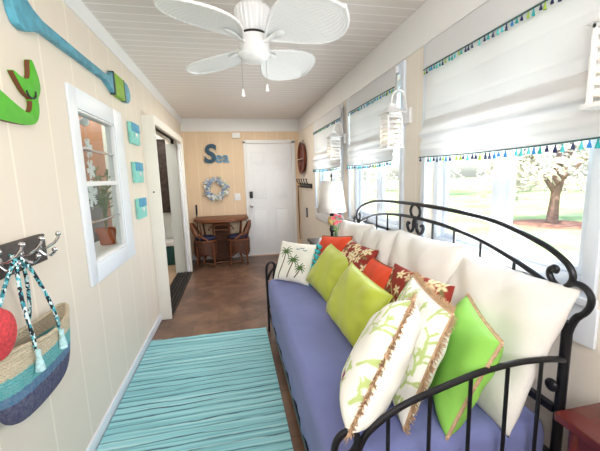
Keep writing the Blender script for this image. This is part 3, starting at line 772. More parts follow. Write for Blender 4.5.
# louvred lantern sconces
bulb_spots = []
def sconce(y, lab):
    w = thing('lantern_sconce', lab, 'wall lantern', (RX, y, 1.8), 'white louvred lanterns between the windows')
    x0, x1, y0, y1, z0, z1 = 1.03, 1.142, y, y+.125, 1.615, 1.835
    f = MB(); p = .012
    for xx in (x0, x1-p):
        for yy in (y0, y1-p): f.box(xx, xx+p, yy, yy+p, z0, z1)
    f.box(x0-.008, x1+.008, y0-.008, y1+.008, z0-.014, z0); f.box(x0, x1, y0, y1, z1-.014, z1)
    f.build('lantern_frame', trim_white, w, bevel=.002)
    for zz in np.linspace(z0+.02, z1-.035, 6):
        s_ = MB()
        for (a0, a1, b0, b1) in ((x0+p, x1-p, y0, y0+p), (x0+p, x1-p, y1-p, y1)):
            s_.add([(a0, b0, zz), (a1, b0, zz), (a1, b1, zz+.016), (a0, b1, zz+.016), (a0, b0, zz+.004), (a1, b0, zz+.004), (a1, b1, zz+.02), (a0, b1, zz+.02)], [(0, 1, 2, 3), (4, 7, 6, 5), (0, 4, 5, 1), (1, 5, 6, 2), (2, 6, 7, 3), (3, 7, 4, 0)])
        for (a0, a1, up_) in ((x0, x0+p, 0), (x1-p, x1, 1)):
            s_.box(a0+.002, a1-.002, y0+p, y1-p, zz, zz+.018)
        s_.build('louvre', trim_white, w, smooth=False)
    cx, cy = (x0+x1)/2, (y0+y1)/2; r = MB(); e = .018
    r.add([(x0-e, y0-e, z1), (x1+e, y0-e, z1), (x1+e, y1+e, z1), (x0-e, y1+e, z1), (cx-.02, cy-.02, z1+.045), (cx+.02, cy-.02, z1+.045), (cx+.02, cy+.02, z1+.045), (cx-.02, cy+.02, z1+.045)],
          [(0, 1, 5, 4), (1, 2, 6, 5), (2, 3, 7, 6), (3, 0, 4, 7), (0, 3, 2, 1), (4, 5, 6, 7)])
    r.box(cx-.02, cx+.02, cy-.02, cy+.02, z1+.045, z1+.065)
    r.build('lantern_roof', trim_white, w, bevel=.002, angle=20)
    a = MB(); a.tube([(RX-.02, cy-.02, 1.83), (RX-.032, cy-.02, 1.90), (RX-.035, cy-.015, 1.955), (RX-.055, cy-.01, 1.99), (RX-.085, cy, 1.995), (cx+.01, cy, 1.97), (cx, cy, 1.93), (cx, cy, z1+.06)], .0065, 8)
    a.build('gooseneck_arm', trim_white, w, sub=1)
    MB().box(RX-.022, RX-.0005, cy-.055, cy+.02, 1.77, 1.87).build('wall_plate', trim_white, w, bevel=.004)
    MB().sphere((cx, cy, 1.69), .028, 8, 0, (1, 1, 1.3)).build('bulb', trim_white, w)
    bulb_spots.append((cx-.045, cy, 1.68))
sconce(2.08, 'white louvred lantern on the pier between nearest and middle windows')
sconce(3.40, 'white louvred lantern on the pier beside the farthest window')
sconce(.69, 'white louvred lantern cut off by the photo edge at upper right')

# ------------------------------------------------------------------ daybed
w = thing('daybed', 'black wrought iron daybed with arched scrolled back under the windows', 'daybed', (.7, 1.87, 0))
BX = 1.12; YC = 1.87
half = [(1.0, 1.055), (.992, 1.085), (.96, 1.115), (.87, 1.157), (.67, 1.205), (.5, 1.222), (.3, 1.232), (0, 1.236)]
tail_ = [(.925, 1.072), (.938, 1.078), (.952, 1.07), (.958, 1.05), (.948, 1.025), (.975, 1.012), (.995, 1.03)]
scroll = [(.935, 1.062), (.940, 1.074), (.930, 1.078), (.918, 1.068), (.917, 1.045), (.935, 1.022), (.962, 1.013), (.985, 1.022)]
full = [(BX, YC-d, z) for d, z in scroll+half]+[(BX, YC+d, z) for d, z in (half[:-1][::-1]+scroll[::-1])]
MB().tube(curve(full, 6), .0115, 10).build('top_rail', black_iron, w)
lowa = [(.975, .955), (.955, .985), (.90, 1.015), (.76, 1.062), (.58, 1.106), (.39, 1.132), (.2, 1.146), (0, 1.15)]
lowf = [(BX, YC-d, z) for d, z in lowa]+[(BX, YC+d, z) for d, z in lowa[:-1][::-1]]
MB().tube(curve(lowf, 6), .0105, 10).build('lower_rail', black_iron, w)
MB().tube([(BX, YC+.055*math.sin(a), 1.19+.043*math.cos(a)) for a in np.linspace(0, 2*PI, 28, endpoint=False)], .009, 8, True).build('center_ring', black_iron, w)
for s_ in (-1, 1):
    pts = [(BX, YC+s_*.006, 1.15), (BX, YC+s_*.018, 1.115), (BX, YC+s_*.02, 1.08), (BX, YC+s_*.045, 1.055), (BX, YC+s_*.075, 1.062), (BX, YC+s_*.092, 1.09), (BX, YC+s_*.085, 1.108), (BX, YC+s_*.068, 1.104)]
    MB().tube(curve(pts, 6), .010, 8).build('center_scroll', black_iron, w)
for d in (.19, .38, .57, .76):
    z = np.interp(d, [0, .2, .39, .58, .76, .9], [1.15, 1.146, 1.132, 1.106, 1.062, 1.015])
    for s_ in (-1, 1): MB().tube([(BX, YC+s_*d, z), (BX, YC+s_*d, .36)], .0065, 8).build('spindle', black_iron, w)
for zz in (.55, .355): MB().box(BX-.012, BX+.012, YC-.98, YC+.98, zz-.014, zz+.014).build('back_rail', black_iron, w, bevel=.003)
for s_ in (-1, 1):
    sp = [(.965, .985), (.985, 1.025), (1.01, 1.042), (1.04, 1.038), (1.062, 1.015), (1.064, .985), (1.05, .953), (1.023, .922), (1.006, .875), (1.0, .82), (.998, .7)]
    MB().tube(curve([(BX, YC+s_*d, z) for d, z in sp], 6), [.011]*40+[.013]*21, 10).build('post_scroll', black_iron, w)
    MB().tube([(BX, YC+s_*.998, .9), (BX, YC+s_*.998, .0)], .017, 12).build('post', black_iron, w)
    MB().sphere((BX-.03, YC+s_*.985, .655), .024, 8, 0, (.6, 1, 1)).build('bolt_knob', black_iron, w)
    # arms
    ya = YC+s_*1.03
    rail = [(.315, .50), (.322, .56), (.335, .60), (.368, .652), (.468, .712), (.605, .753), (.748, .785), (.88, .798), (.98, .793), (1.06, .778), (BX, .755)]
    MB().tube(curve([(x, ya-s_*.03*max(0, (x-.75)/.37)**5, z) for x, z in rail], 6), .0105, 10).build('arm_rail', black_iron, w)
    lp = [(.255, 0), (.255, .30), (.252, .50), (.252, .58), (.258, .628), (.278, .655), (.305, .660), (.324, .645), (.326, .615), (.313, .59), (.296, .575), (.278, .545), (.262, .50)]
    MB().tube(curve([(x, ya, z) for x, z in lp], 6), .0115, 10).build('front_leg', black_iron, w)
    for x, z in ((.428, .69), (.57, .745), (.715, .778), (.853, .797), (.985, .80)):
        MB().tube([(x, ya, z), (x, ya, .26)], .0065, 8).build('arm_spindle', black_iron, w)
    MB().box(.25, BX+.01, ya-s_*.012-.012, ya-s_*.012+.012, .235, .262).build('end_rail', black_iron, w, bevel=.003)
MB().box(.262, .29, YC-1.02, YC+1.02, .14, .185).build('front_rail', black_iron, w, bevel=.003)
sl = MB()
for yy in np.linspace(.95, 2.8, 9): MB().box(.29, BX-.012, yy-.02, yy+.02, .165, .18).build('slat', black_iron, w, bevel=.002)
# mattress with fitted cover
def mattress():
    m = MB(); ny, nx = 70, 30; x0, x1, y0, y1, z0, z1 = .256, 1.095, .875, 2.875, .187, .522
    r = .055; ring = []
    # cross-section outline (x,z)
    out = []
    out += [(x0+.012, z0)]
    for t in np.linspace(0, 1, 8): out.append((x0+.012*(1-t)-.004*math.sin(PI*t), z0+(z1-r-z0)*t))
    for a in np.linspace(PI, PI/2, 8)[1:]: out.append((x0+r+r*math.cos(a), z1-r+r*math.sin(a)))
    for t in np.linspace(0, 1, 16)[1:]: out.append((x0+r+(x1-x0-2*r)*t, z1+.012*math.sin(PI*t)))
    for a in np.linspace(PI/2, 0, 8)[1:]: out.append((x1-r+r*math.cos(a), z1-r+r*math.sin(a)))
    out.append((x1, z0))
    k = len(out); vs = []; fs = []
    ys = np.concatenate([y0+r*(1-np.cos(np.linspace(0, PI/2, 8))), np.linspace(y0+r, y1-r, 60)[1:-1], y1-r*(1-np.sin(np.linspace(0, PI/2, 8)[::-1]))*0-r+r*np.sin(np.linspace(0, PI/2, 8))])
    xc, zc = (x0+x1)/2, z0
    for y in ys:
        e = max(0, r-(y-y0), r-(y1-y))/r; sh = 1-math.sqrt(max(0, 1-e*e))
        for (x, z) in out:
            xx = xc+(x-xc)*(1-sh*r*.7/((x1-x0)/2)); zz = zc+(z-zc)*(1-sh*r/(z1-z0))
            lo_ = max(0, (.36-z)/.2)
            xx += (.006*math.sin(y*21)+.004*math.sin(y*47+1))*lo_*(1 if x < xc else 0)
            zz += .003*math.sin(y*9+x*6)*(z > .45)
            vs.append((xx, y, zz))
    for i in range(len(ys)-1):
        for q in range(k): fs.append((i*k+q, i*k+(q+1) % k, (i+1)*k+(q+1) % k, (i+1)*k+q))
    fs += [tuple(range(k))[::-1], tuple((len(ys)-1)*k+q for q in range(k))]
    m.add(vs, fs); o = m.build('mattress', blue_cover, angle=70)
    return tag(o, 'daybed mattress in a smooth periwinkle blue cover', 'mattress')
mattress()

# ------------------------------------------------------------------ pillows
def pillow(name, label, c, r, u, w, h, T, mat, group=None, col=None, n=44, inset=.05, fringe=None, piping=None, seed=0, tassels=None, wr=.006, warp=(0, 0)):
    rng = random.Random(seed)
    r = Vector(r).normalized(); u = Vector(u); u = (u-r*u.dot(r)).normalized(); nn = r.cross(u); c = Vector(c)
    root = thing(name, label, 'cushion', tuple(c-u*h/2), group)
    ph = [rng.uniform(0, 6) for _ in range(8)]
    def shape(a, b):
        # a,b in -1..1 -> planar position and half thickness
        x = a*(1-inset*(1-b*b)*a*a)*w/2; y = b*(1-inset*(1-a*a)*b*b)*h/2
        k_ = max(0, (1-a)/2*(1+b)/2)**1.5; x += warp[0]*k_; y += warp[1]*k_
        e = (1-a**4)*(1-b**4); t = T/2*(max(0, e)**.55)
        t *= 1+.04*math.sin(3*a+ph[0])*math.sin(2.5*b+ph[1])
        # creases running in from the corners and seams
        ang = math.atan2(b, a); rad = math.sqrt(a*a+b*b)
        cr = wr*math.sin(ang*11+ph[2])*max(0, rad-.45)*max(0, e)**.3+wr*.6*math.sin(7*a+4*b+ph[3])*max(0, e)**.5
        return x, y, t+cr*(T/.14)
    vs = []; idx = {}; cols = []
    def place(x, y, z): return c+r*x+u*y+nn*z
    for s_ in (1, -1):
        for i in range(n+1):
            for j in range(n+1):
                edge = i in (0, n) or j in (0, n)
                if s_ == -1 and edge: idx[(s_, i, j)] = idx[(1, i, j)]; continue
                a = -math.cos(PI*i/n)*.35+(2*i/n-1)*.65; b = -math.cos(PI*j/n)*.35+(2*j/n-1)*.65
                x, y, t = shape(a, b); 
                if edge: t = 0
                idx[(s_, i, j)] = len(vs); vs.append(place(x, y, s_*t)); cols.append((a, b, s_))
    fs = []
    for s_ in (1, -1):
        for i in range(n):
            for j in range(n): fs.append((idx[(s_, i, j)], idx[(s_, i+1, j)], idx[(s_, i+1, j+1)], idx[(s_, i, j+1)]))
    m = MB(); m.add(vs, fs)
    if col is not None: m.c = col(np.array(cols))
    m.build('cushion_body', mat, root, angle=180)
    # boundary loop
    bd = []
    for i in range(n+1): bd.append((i, n))
    for j in range(n-1, -1, -1): bd.append((n, j))
    for i in range(n-1, -1, -1): bd.append((i, 0))
    for j in range(1, n): bd.append((0, j))
    loop = [vs[idx[(1, i, j)]] for i, j in bd]
    if piping is not None: MB().tube(loop, .0045, 6, True).build('piping', piping, root)
    if fringe is not None:
        fm, fl, den = fringe
        f = MB(); k = len(loop)
        f.tube(loop, .006, 6, True)
        for q in range(k):
            p0, p1 = loop[q], loop[(q+1) % k]; L_ = (p1-p0).length; mid = (p0+p1)/2; outd = mid-c; tg = (p1-p0).normalized() if L_ > 1e-6 else r
            outd = (outd-tg*outd.dot(tg)-nn*outd.dot(nn)).normalized()
            cnt = max(1, int(L_*den))
            for z_ in range(cnt):
                p = p0.lerp(p1, (z_+rng.random())/cnt); d = (outd+tg*rng.uniform(-.5, .5)+nn*rng.uniform(-.45, .45)).normalized()*fl*rng.uniform(.7, 1.15)
                sd = tg*.0022
                f.add([p-sd, p+sd, p+d+sd*.8, p+d-sd*.8, p+nn*.002], [(0, 1, 2, 3), (0, 3, 4), (1, 4, 2)])
        o = f.build('fringe', fm, root, smooth=False); o['kind'] = 'stuff'
    if tassels is not None:
        for q in range(9):
            a, b = 1, 1-2*q/8; x, y, t = shape(a, b); p = place(x, y, 0); d = (r*.9-u*.5+nn*.1).normalized()
            tm = Matrix.Translation(p) @ d.to_track_quat('Z', 'Y').to_matrix().to_4x4()
            MB().lathe([(.001, -.004), (.010, -.002), (.011, .008), (.008, .012), (.017, .028), (.020, .048), (.001, .05)], 0, 0, 0, 10, 0, tm).build('tassel', tassels, root)
    return root
def segd(P, segs):
    d = np.full(len(P), 9.)
    for (ax, ay, bx, by, wd) in segs:
        A = np.array([ax, ay]); B = np.array([bx, by]); AB = B-A; t = np.clip(((P-A) @ AB)/(AB @ AB+1e-12), 0, 1)
        d = np.minimum(d, np.linalg.norm(P-(A+t[:, None]*AB), axis=1)/wd)
    return d
def blend(base, colr, mask): return base*(1-mask[:, None])+np.array(colr)*mask[:, None]
def rgba(a): return np.concatenate([a, np.ones((len(a), 1))], 1)
def coral_print(seed, accent=False):
    rng = random.Random(seed); segs = []
    def grow(x, y, a, l, wd, dep):
        if dep == 0 or l < .04: return
        x2, y2 = x+l*math.cos(a), y+l*math.sin(a); segs.append((x, y, x2, y2, wd))
        for k in range(rng.choice((2, 2, 3))): grow(x2, y2, a+rng.uniform(-.8, .8), l*rng.uniform(.65, .9), wd*.85, dep-1)
    for i in range(6):
        for j in range(5): grow(-.95+.36*i+rng.uniform(-.1, .1), -.98+.4*j+rng.uniform(-.12, .12), rng.uniform(.8, 2.3), .16, .021, 4)
    def f(q):
        P = q[:, :2]; front = q[:, 2] > 0
        base = np.tile(np.array(lin((244, 242, 234))), (len(q), 1))
        dm = segd(P, segs); mk = np.clip((1.15-dm)/.3, 0, 1)*front*.9
        out = blend(base, lin((186, 208, 118)), mk)
        if accent:
            e = ((P[:, 0]-.34)/.28)**2+((P[:, 1]+.5)/.15)**2; out = blend(out, lin((156, 40, 110)), (e < 1)*front*1.)
            out = blend(out, lin((96, 24, 80)), ((e < 1) & (np.sin(P[:, 0]*60) > .3))*front*.8)
            e = ((P[:, 0]-.14)/.15)**2+((P[:, 1]+.16)/.2)**2; out = blend(out, lin((70, 176, 190)), (e < 1)*front*1.)
        return rgba(out)
    return f
def floral_print(seed):
    rng = random.Random(seed); fl = [(-.85+.34*i+rng.uniform(-.1, .1)+.1*(j % 2), -.85+.42*j+rng.uniform(-.1, .1), rng.uniform(.13, .22), rng.uniform(0, 6)) for i in range(6) for j in range(5)]
    br = [(x, y, x+rng.uniform(-.5, .5), y+rng.uniform(-.5, .5), .022) for x, y, _, _ in fl]
    lv = [(rng.uniform(-1, 1), rng.uniform(-1, 1)) for _ in range(26)]
    lv = [(x, y, x+rng.uniform(-.14, .14), y+rng.uniform(-.14, .14), .045) for x, y in lv]
    def f(q):
        P = q[:, :2]; out = np.tile(np.array(lin((142, 40, 28))), (len(q), 1))
        out = blend(out, lin((196, 168, 112)), np.clip((1.1-segd(P, br))/.3, 0, 1)*.9)
        out = blend(out, lin((120, 112, 70)), np.clip((1.1-segd(P, lv))/.3, 0, 1)*.9)
        for x, y, r_, a0 in fl:
            d = P-np.array([x, y]); rr = np.linalg.norm(d, axis=1); an = np.arctan2(d[:, 1], d[:, 0])
            R_ = r_*(.72+.28*np.cos(5*(an+a0))); mk = np.clip((R_-rr)/.03, 0, 1)
            out = blend(out, lin((234, 218, 176)), mk); out = blend(out, lin((176, 120, 70)), np.clip((r_*.22-rr)/.03, 0, 1))
            out = blend(out, lin((206, 176, 130)), np.clip((R_-rr)/.03, 0, 1)*(np.cos(5*(an+a0)) < -.75)*.8)
        return rgba(out)
    return f
def palm_print():
    tr = []; fr = []
    for (x, y0, y1, s_) in ((-.42, -.9, .42, .30), (.08, -.8, .05, .27), (.52, -.75, -.28, .24)):
        for k in range(6):
            t0, t1 = k/6, (k+1)/6; bend = lambda t: x-.22*(1-t)**1.5
            tr.append((bend(t0), y0+(y1-y0)*t0, bend(t1), y0+(y1-y0)*t1, .028))
        for k in range(9):
            a = -.5+k*(PI+1)/8; px, py = x, y1
            for q in range(4):
                l = s_*.3; a2 = a-(.28*q if math.cos(a) > 0 else -.28*q); nx, ny = px+l*math.cos(a2), py+l*math.sin(a2); fr.append((px, py, nx, ny, .034-.005*q)); px, py = nx, ny
    bd = []
    for (x, y) in ((.2, .62), (.42, .68), (.6, .58)): bd += [(x-.09, y+.03, x, y, .02), (x, y, x+.09, y+.04, .02)]
    def f(q):
        P = q[:, :2]; front = q[:, 2] > 0
        out = np.tile(np.array(lin((238, 234, 222))), (len(q), 1))
        out = blend(out, lin((92, 70, 48)), np.clip((1.2-segd(P, tr))/.3, 0, 1)*front)
        out = blend(out, lin((74, 104, 44)), np.clip((1.2-segd(P, fr))/.3, 0, 1)*front)
        out = blend(out, lin((90, 130, 140)), np.clip((1.2-segd(P, bd))/.3, 0, 1)*front)
        return rgba(out)
    return f
# white back cushions
G = 'large white cushions along the daybed back'
pillow('throw_pillow', 'large white cushion at far end of daybed back, nearest the lamp', (.954, 2.546, .798), (.174, -.984, .037), (.21, .074, .975), .5, .5, .15, white_linen, G, seed=1, wr=.011)
pillow('throw_pillow', 'second large white cushion from the lamp, with a plain rounded top', (.966, 2.131, .804), (.014, -.994, .104), (.274, .104, .956), .5, .5, .15, white_linen, G, seed=2, wr=.011)
pillow('throw_pillow', 'large white cushion below the center ring of the daybed back', (1.0, 1.648, .807), (.072, -.997, .011), (.275, .031, .961), .58, .55, .16, white_linen, G, seed=3, wr=.011)
pillow('throw_pillow', 'largest white cushion, against the near corner post of the daybed', (1.008, 1.135, .775), (-.016, -1, -.019), (.412, -.024, .911), .585, .57, .14, white_linen, G, seed=4, wr=.013)
FG = (tan_fringe, .03, 700)
GF = 'red floral cushions'
pillow('throw_pillow', 'red floral cushion between the two orange cushions', (.79, 2.19, .733), (.07, -.998, .015), (.53, .05, .85), .45, .45, .11, print_cloth, GF, floral_print(3), 96, seed=5)
pillow('throw_pillow', 'red floral cushion behind the white coral print cushions', (.815, 1.40, .742), (.03, -.998, .05), (.32, .056, .945), .5, .42, .10, print_cloth, GF, floral_print(8), 96, seed=6)
GO = 'small orange cushions'
pillow('throw_pillow', 'orange cushion farther from the camera, beside the flowers', (.764, 2.559, .74), (.351, -.928, .124), (.352, .254, .901), .40, .40, .11, orange_cloth, GO, seed=7, fringe=(brown_fringe, .008, 500))
pillow('throw_pillow', 'orange cushion nearer the camera, behind the nearer lime cushion', (.785, 1.815, .72), (-.067, -.996, .052), (.50, .012, .865), .37, .385, .09, orange_cloth, GO, seed=8, fringe=(brown_fringe, .008, 500))
GL = 'lime satin cushions'
pillow('throw_pillow', 'lime satin cushion farther from the camera, next to palm tree cushion', (.69, 2.32, .697), (.17, -.975, -.15), (.60, -.03, .80), .44, .36, .14, lime_satin, GL, seed=9, piping=lime_pipe)
pillow('throw_pillow', 'lime satin cushion nearer the camera, lying on the mattress middle', (.64, 1.672, .70), (.11, -.984, -.138), (.46, -.07, .885), .455, .35, .15, lime_satin, GL, seed=10, piping=lime_pipe)
pillow('throw_pillow', 'small cream cushion with three palm trees and turquoise tassels', (.486, 2.712, .693), (.708, -.707, -.009), (.3, .289, .909), .365, .355, .11, print_cloth, None, palm_print(), 110, seed=11, tassels=turq_yarn)
GC = 'white coral print cushions with tan fringe'
pillow('throw_pillow', 'white coral print cushion standing behind the other coral print one', (.685, 1.163, .737), (-.27, -.962, .032), (.34, -.064, .938), .49, .45, .13, print_cloth, GC, coral_print(5), 110, seed=12, fringe=FG)
pillow('throw_pillow', 'white coral print cushion with magenta patch, leaning on the near arm', (.497, 1.055, .764), (-.36, -.86, .36), (.53, .13, .83), .46, .45, .175, print_cloth, GC, coral_print(9, True), 110, seed=13, fringe=FG, warp=(.07, -.12))
pillow('throw_pillow', 'bright green cushion with tan fringe beside the near arm', (.828, 1.045, .706), (-.422, -.906, -.018), (.329, -.172, .928), .42, .40, .13, green_cloth, None, seed=14, fringe=(tan_fringe, .010, 700))

# ------------------------------------------------------------------ rug, tables, lamp, vase
m = MB(); ny, nx = 120, 30; vs = []; fs = []
for s_ in (0, 1):
    for i in range(ny+1):
        for j in range(nx+1):
            y = .15+2.81*i/ny; x = -.80+1.03*j/nx
            e = 0
            vs.append((x+e, y+(.004*math.sin(x*30) if i == ny else 0), .001 if s_ else .011+.0012*math.sin(y*150)))
n1 = (ny+1)*(nx+1)
for i in range(ny):
    for j in range(nx):
        a = i*(nx+1)+j; fs.append((a, a+1, a+nx+2, a+nx+1)); fs.append((n1+a, n1+a+nx+1, n1+a+nx+2, n1+a+1))
for i in range(ny):
    for j in (0, nx): a = i*(nx+1)+j; fs.append((a, a+nx+1, n1+a+nx+1, n1+a))
for j in range(nx):
    for i in (0, ny): a = i*(nx+1)+j; fs.append((a, a+1, n1+a+1, n1+a))
m.add(vs, fs); tag(m.build('area_rug', rug_m), 'aqua woven rug with thin dark stripes on the tile floor', 'rug')
def table(name, lab, x0, x1, y0, y1, h, mat, th=.03):
    w = thing(name, lab, 'side table', ((x0+x1)/2, (y0+y1)/2, 0))
    MB().box(x0, x1, y0, y1, h-th, h).build('tabletop', mat, w, bevel=.006, seg=3)
    ap = MB(); e = .03
    ap.box(x0+e, x1-e, y0+e, y0+e+.018, h-th-.09, h-th); ap.box(x0+e, x1-e, y1-e-.018, y1-e, h-th-.09, h-th); ap.box(x0+e, x0+e+.018, y0+e, y1-e, h-th-.09, h-th); ap.box(x1-e-.018, x1-e, y0+e, y1-e, h-th-.09, h-th)
    ap.build('apron', mat, w, bevel=.002)
    MB().box(x0+e, x1-e, y0+e, y1-e, .18, .20).build('shelf', mat, w, bevel=.003)
    for xx in (x0+.045, x1-.045):
        for yy in (y0+.045, y1-.045):
            MB().lathe([(.012, 0), (.014, .1), (.020, .2), (.020, h-th-.1), (.022, h-th)], xx, yy, 0, 12).build('leg', mat, w)
table('side_table', 'glossy mahogany side table at the near end of the daybed', .98, 1.195, .36, .78, .65, mahogany)
table('lamp_table', 'dark glossy table under the lamp beyond the daybed', .87, 1.185, 3.0, 3.93, .66, dark_wood)
LXc, LYc = 1.0, 3.28
w = thing('table_lamp', 'table lamp with white drum shade and turned black base', 'lamp', (LXc, LYc, .66))
MB().lathe([(.001, 0), (.075, 0), (.078, .012), (.06, .022), (.03, .035), (.02, .06), (.026, .09), (.018, .12), (.016, .17), (.028, .20), (.022, .235), (.02, .25)], LXc, LYc, .661, 28).build('lamp_base', black_iron, w)
MB().lathe([(.02, .25), (.036, .265), (.046, .29), (.046, .315), (.036, .34), (.02, .35)], LXc, LYc, .661, 28).build('base_ball', lamp_cream, w)
MB().lathe([(.02, .35), (.026, .365), (.018, .385), (.012, .42), (.008, .5), (.006, .74), (.001, .745)], LXc, LYc, .661, 20).build('lamp_stem', black_iron, w)
m = MB(); n = 48; rr = [(.152, 1.055), (.104, 1.375)]; vs = [(LXc+r_*math.cos(2*PI*j/n), LYc+r_*math.sin(2*PI*j/n), z) for r_, z in rr for j in range(n)]
m.add(vs, [(j, (j+1) % n, n+(j+1) % n, n+j) for j in range(n)]); m.build('lamp_shade', lamp_cloth, w, solid=.003)
sp = MB()
for a in (0, 2.1, 4.2): sp.tube([(LXc, LYc, 1.37), (LXc+.103*math.cos(a), LYc+.103*math.sin(a), 1.37)], .002, 6)
sp.build('shade_spider', dark_metal, w)
MB().lathe([(.001, 0), (.006, .002), (.005, .012), (.010, .022), (.008, .036), (.003, .05), (.001, .06)], LXc, LYc, 1.40, 14).build('finial', black_iron, w)
# vase of pink flowers
VX, VY = .975, 3.07
w = thing('flower_vase', 'small clear glass vase of pink flowers on the lamp table', 'vase', (VX, VY, .66))
MB().lathe([(.001, 0), (.028, 0), (.033, .03), (.030, .11), (.026, .17), (.033, .21), (.031, .21), (.024, .17), (.027, .11), (.029, .03), (.001, .006)], VX, VY, .661, 24).build('vase_glass', inner_glass, w)
st = MB()
for k in range(9):
    a = k*2.4; q = .055*math.sqrt(k/9); p = Vector((VX+q*math.cos(a), VY+q*math.sin(a), 1.0+.035*math.cos(k*1.3)-.3*q))
    st.tube([(VX+.2*(p.x-VX), VY+.2*(p.y-VY), .68), (VX+.4*(p.x-VX), VY+.4*(p.y-VY), .86), p], .002, 5)
    f = MB()
    for ring_ in range(3):
        for j in range(6):
            b = j*PI/3+ring_*.5; t = .5+ring_*.45; d = Vector((math.cos(b)*math.sin(t), math.sin(b)*math.sin(t), math.cos(t))); sd = Vector((-math.sin(b), math.cos(b), 0))*.010
            f.add([p, p+d*.013+sd, p+d*.026, p+d*.013-sd, p+d*.014+Vector((0, 0, .004))], [(0, 1, 4), (1, 2, 4), (2, 3, 4), (3, 0, 4)])
    f.build('flower', pink_petal, w)
for k in range(7):
    a = k*.9; d = Vector((math.cos(a)*.05, math.sin(a)*.05, .0)); p = Vector((VX, VY, .87)); s_ = Vector((-math.sin(a), math.cos(a), 0))*.009
    st.add([p, p+d*.6+s_+Vector((0, 0, .03)), p+d*1.2+Vector((0, 0, .03)), p+d*.6-s_+Vector((0, 0, .03))], [(0, 1, 2, 3)])
st.build('stems', leaf_green, w)

# ------------------------------------------------------------------ garden
S(MB().box(RX+.14, 90, -60, 90, -.5, -.3).build('ground', lawn_m, smooth=False))
def leafball(m, c, R, n, size, rng, sq=1.):
    for _ in range(n):
        d = Vector((rng.gauss(0, 1), rng.gauss(0, 1), rng.gauss(0, 1))).normalized(); p = Vector(c)+Vector((d.x*R, d.y*R, d.z*R*sq))*rng.uniform(.55, 1)
        a = Vector((rng.gauss(0, 1), rng.gauss(0, 1), rng.gauss(0, 1))).normalized()*size*rng.uniform(.6, 1.3); b = a.orthogonal().normalized()*size*rng.uniform(.35, .7)
        m.add([p-a, p+b, p+a, p-b], [(0, 1, 2, 3)])
def tree(x, y, h, R, lab, mat, tr=.2, seed=0, forks=3, low=0):
    rng = random.Random(seed); w = thing('garden_tree', lab, 'tree', (x, y, -.3), 'garden trees')
    t = MB(); f = MB(); z0 = -.3
    t.tube([(x, y, z0), (x+.05, y, z0+h*.2), (x+.15, y+.1, z0+h*.36), (x+.2, y+.1, z0+h*.6)], [tr*1.35, tr, tr*.85, tr*.5], 12)
    for k in range(forks):
        a = k*2.2+rng.uniform(0, 1); e = Vector((x+math.cos(a)*R*.7, y+math.sin(a)*R*.7, z0+h*rng.uniform(.6, .8)))
        t.tube([(x+.05, y, z0+h*(.15+.08*k)), Vector((x, y, z0+h*.35)).lerp(e, .5), e], [tr*.6, tr*.4, tr*.15], 8)
    t.build('trunk', bark, w)
    for k in range(16):
        a = rng.uniform(0, 2*PI); q = R*math.sqrt(rng.random())*.8
        leafball(f, (x+q*math.cos(a), y+q*math.sin(a), z0+h*rng.uniform(.42-low, .95)), R*.42, 150, .12, rng, .75)
    f.build('crown', mat, w, smooth=False)
tree(10.0, 8.6, 4.2, 2.1, 'forked tree standing on the lawn outside the nearest window', leaf_b, .13, 3, 4, .2)
mu = MB(); mu.lathe([(.30, .02), (.35, .05), (.8, .045), (1.2, .0), (1.2, -.02), (.30, -.02)], 10.0, 8.5, -.3, 24); tag(mu.build('mulch_bed', mulch), 'reddish mulch ring around the forked tree outside', 'mulch')
tree(15, 22, 8, 3.4, 'leafy tree farther left beyond the lawn', leaf_a, .22, 4)
tree(34, 22, 9, 3.8, 'tall tree farthest back across the lawn', leaf_a, .25, 6)
rng = random.Random(11)
for k, (x, y, r_) in enumerate(((19, 28, 2.1), (22, 23.5, 2.0), (27, 27, 2.3), (27, 12.6, 2.0), (26, 21.5, 1.8), (15.5, 32, 2.2), (30, 17, 2.2), (12, 37, 2.4))):
    w = thing('garden_shrub', 'pale leafy shrub in the hedge row across the lawn', 'shrub', (x, y, -.3), 'shrubs along the far side of the lawn')
    f = MB()
    for q in range(7): leafball(f, (x+rng.uniform(-1, 1)*r_*.6, y+rng.uniform(-1, 1)*r_*.6, -.3+r_*rng.uniform(.35, .75)), r_*.55, 160, .13, rng)
    f.build('foliage', leaf_b, w, smooth=False)
    MB().tube([(x, y, -.3), (x, y, r_*.6)], .08, 8).build('stem', bark, w)

# ------------------------------------------------------------------ light
wd = bpy.data.worlds.new('world'); sc.world = wd; wd.use_nodes = True; nt = wd.node_tree; bg = nt.nodes['Background']
sky = nt.nodes.new('ShaderNodeTexSky'); sky.sky_type = 'NISHITA'; sky.sun_disc = False; sky.sun_elevation = math.radians(52); sky.sun_rotation = math.radians(250); sky.dust_density = 2.5; sky.ozone_density = .6
nt.links.new(sky.outputs[0], bg.inputs[0]); bg.inputs[1].default_value = .55
def light(kind, loc, energy, color=(1, 1, 1), **k):
    l = bpy.data.lights.new('light', kind); l.energy = energy; l.color = color
    for a, v in k.items(): setattr(l, a, v)
    o = bpy.data.objects.new('light', l); COL.objects.link(o); o.location = loc; return o
sun = light('SUN', (0, 0, 20), 7.5, (1, .95, .88), angle=math.radians(1)); sun.rotation_euler = Vector((.55, .25, -.8)).to_track_quat('-Z', 'Y').to_euler()
# area lamps added at each window to strengthen the daylight
for a, b in WINS:
    o = light('AREA', (RX+.35, (a+b)/2, 1.6), 3.5, (.93, .97, 1), shape='RECTANGLE', size=b-a, size_y=1.1); o.rotation_euler = Vector((-1, 0, -.12)).to_track_quat('-Z', 'Z').to_euler()
    o = light('AREA', (RX+.03, (a+b)/2, 1.25), 13, (.93, .97, 1), shape='RECTANGLE', size=b-a-.1, size_y=.42); o.rotation_euler = Vector((-1, 0, .2)).to_track_quat('-Z', 'Z').to_euler()
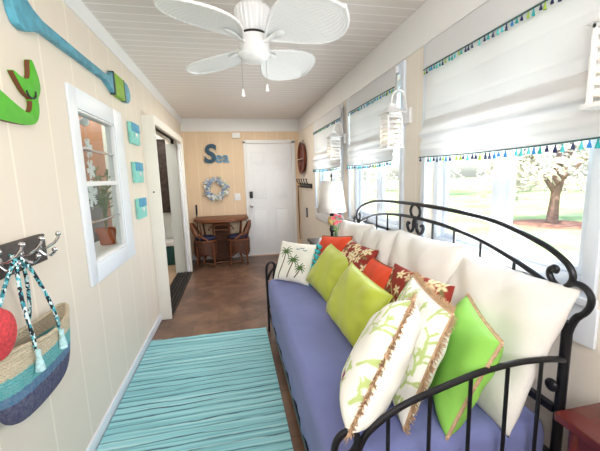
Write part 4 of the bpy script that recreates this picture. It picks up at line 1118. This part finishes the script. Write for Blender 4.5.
# photographer's flash just above the camera, and a soft fill lamp added behind it
o = light('AREA', (.02, -.1, 1.62), 8, (.97, .985, 1), shape='DISK', size=.16); o.rotation_euler = Vector((.12, 1, .75)).to_track_quat('-Z', 'Z').to_euler()
o = light('AREA', (.2, -1.2, 2.25), 52, (.95, .975, 1), shape='RECTANGLE', size=1.6, size_y=1.2); o.rotation_euler = Vector((0, 1, -.55)).to_track_quat('-Z', 'Z').to_euler()
# fill lamps added to light the hall, then the warm lantern bulbs
light('AREA', (-1.35, 5.0, 2.40), 14, (1, .95, .88), shape='RECTANGLE', size=.5, size_y=2.0)
light('AREA', (-1.35, 2.6, 2.40), 7, (1, .95, .88), shape='RECTANGLE', size=.4, size_y=1.0)
for p in bulb_spots: light('POINT', p, .3, (1, .72, .42), shadow_soft_size=.03)
light('AREA', (.25, 4.6, 2.43), 13, (1, .92, .82), shape='RECTANGLE', size=.5, size_y=1.2)  # unseen ceiling lamp added to brighten the far end

# ------------------------------------------------------------------ camera
f_px, yaw, pitch, roll = 325.8, math.radians(11.273), math.radians(8.49), math.radians(1.633)
cy_, sy_ = math.cos(yaw), math.sin(yaw); cp, sp_ = math.cos(pitch), math.sin(pitch)
fw = Vector((sy_*cp, cy_*cp, -sp_)); rt = Vector((cy_, -sy_, 0)); dn = -(rt.cross(fw))
cr, sr = math.cos(roll), math.sin(roll); r2 = rt*cr+dn*sr; d2 = -rt*sr+dn*cr
cam = bpy.data.cameras.new('camera'); cam.sensor_fit = 'HORIZONTAL'; cam.sensor_width = 36; cam.lens = f_px/600*36; cam.clip_start = .02
co = bpy.data.objects.new('camera', cam); COL.objects.link(co)
Mc = Matrix((r2, -d2, -fw)).transposed().to_4x4(); Mc.translation = (0, 0, 1.427); co.matrix_world = Mc
sc.camera = co
for o in bpy.data.objects:
    if '_o' in o.keys(): del o['_o']
vs_ = sc.view_settings; vs_.view_transform = 'Standard'; vs_.look = 'None'; vs_.exposure = 0.44; vs_.gamma = 1; vs_.use_curve_mapping = False
sc.cycles.use_denoising = True
sc.cycles.max_bounces = 10; sc.cycles.transparent_max_bounces = 12; sc.cycles.caustics_reflective = False; sc.cycles.caustics_refractive = False
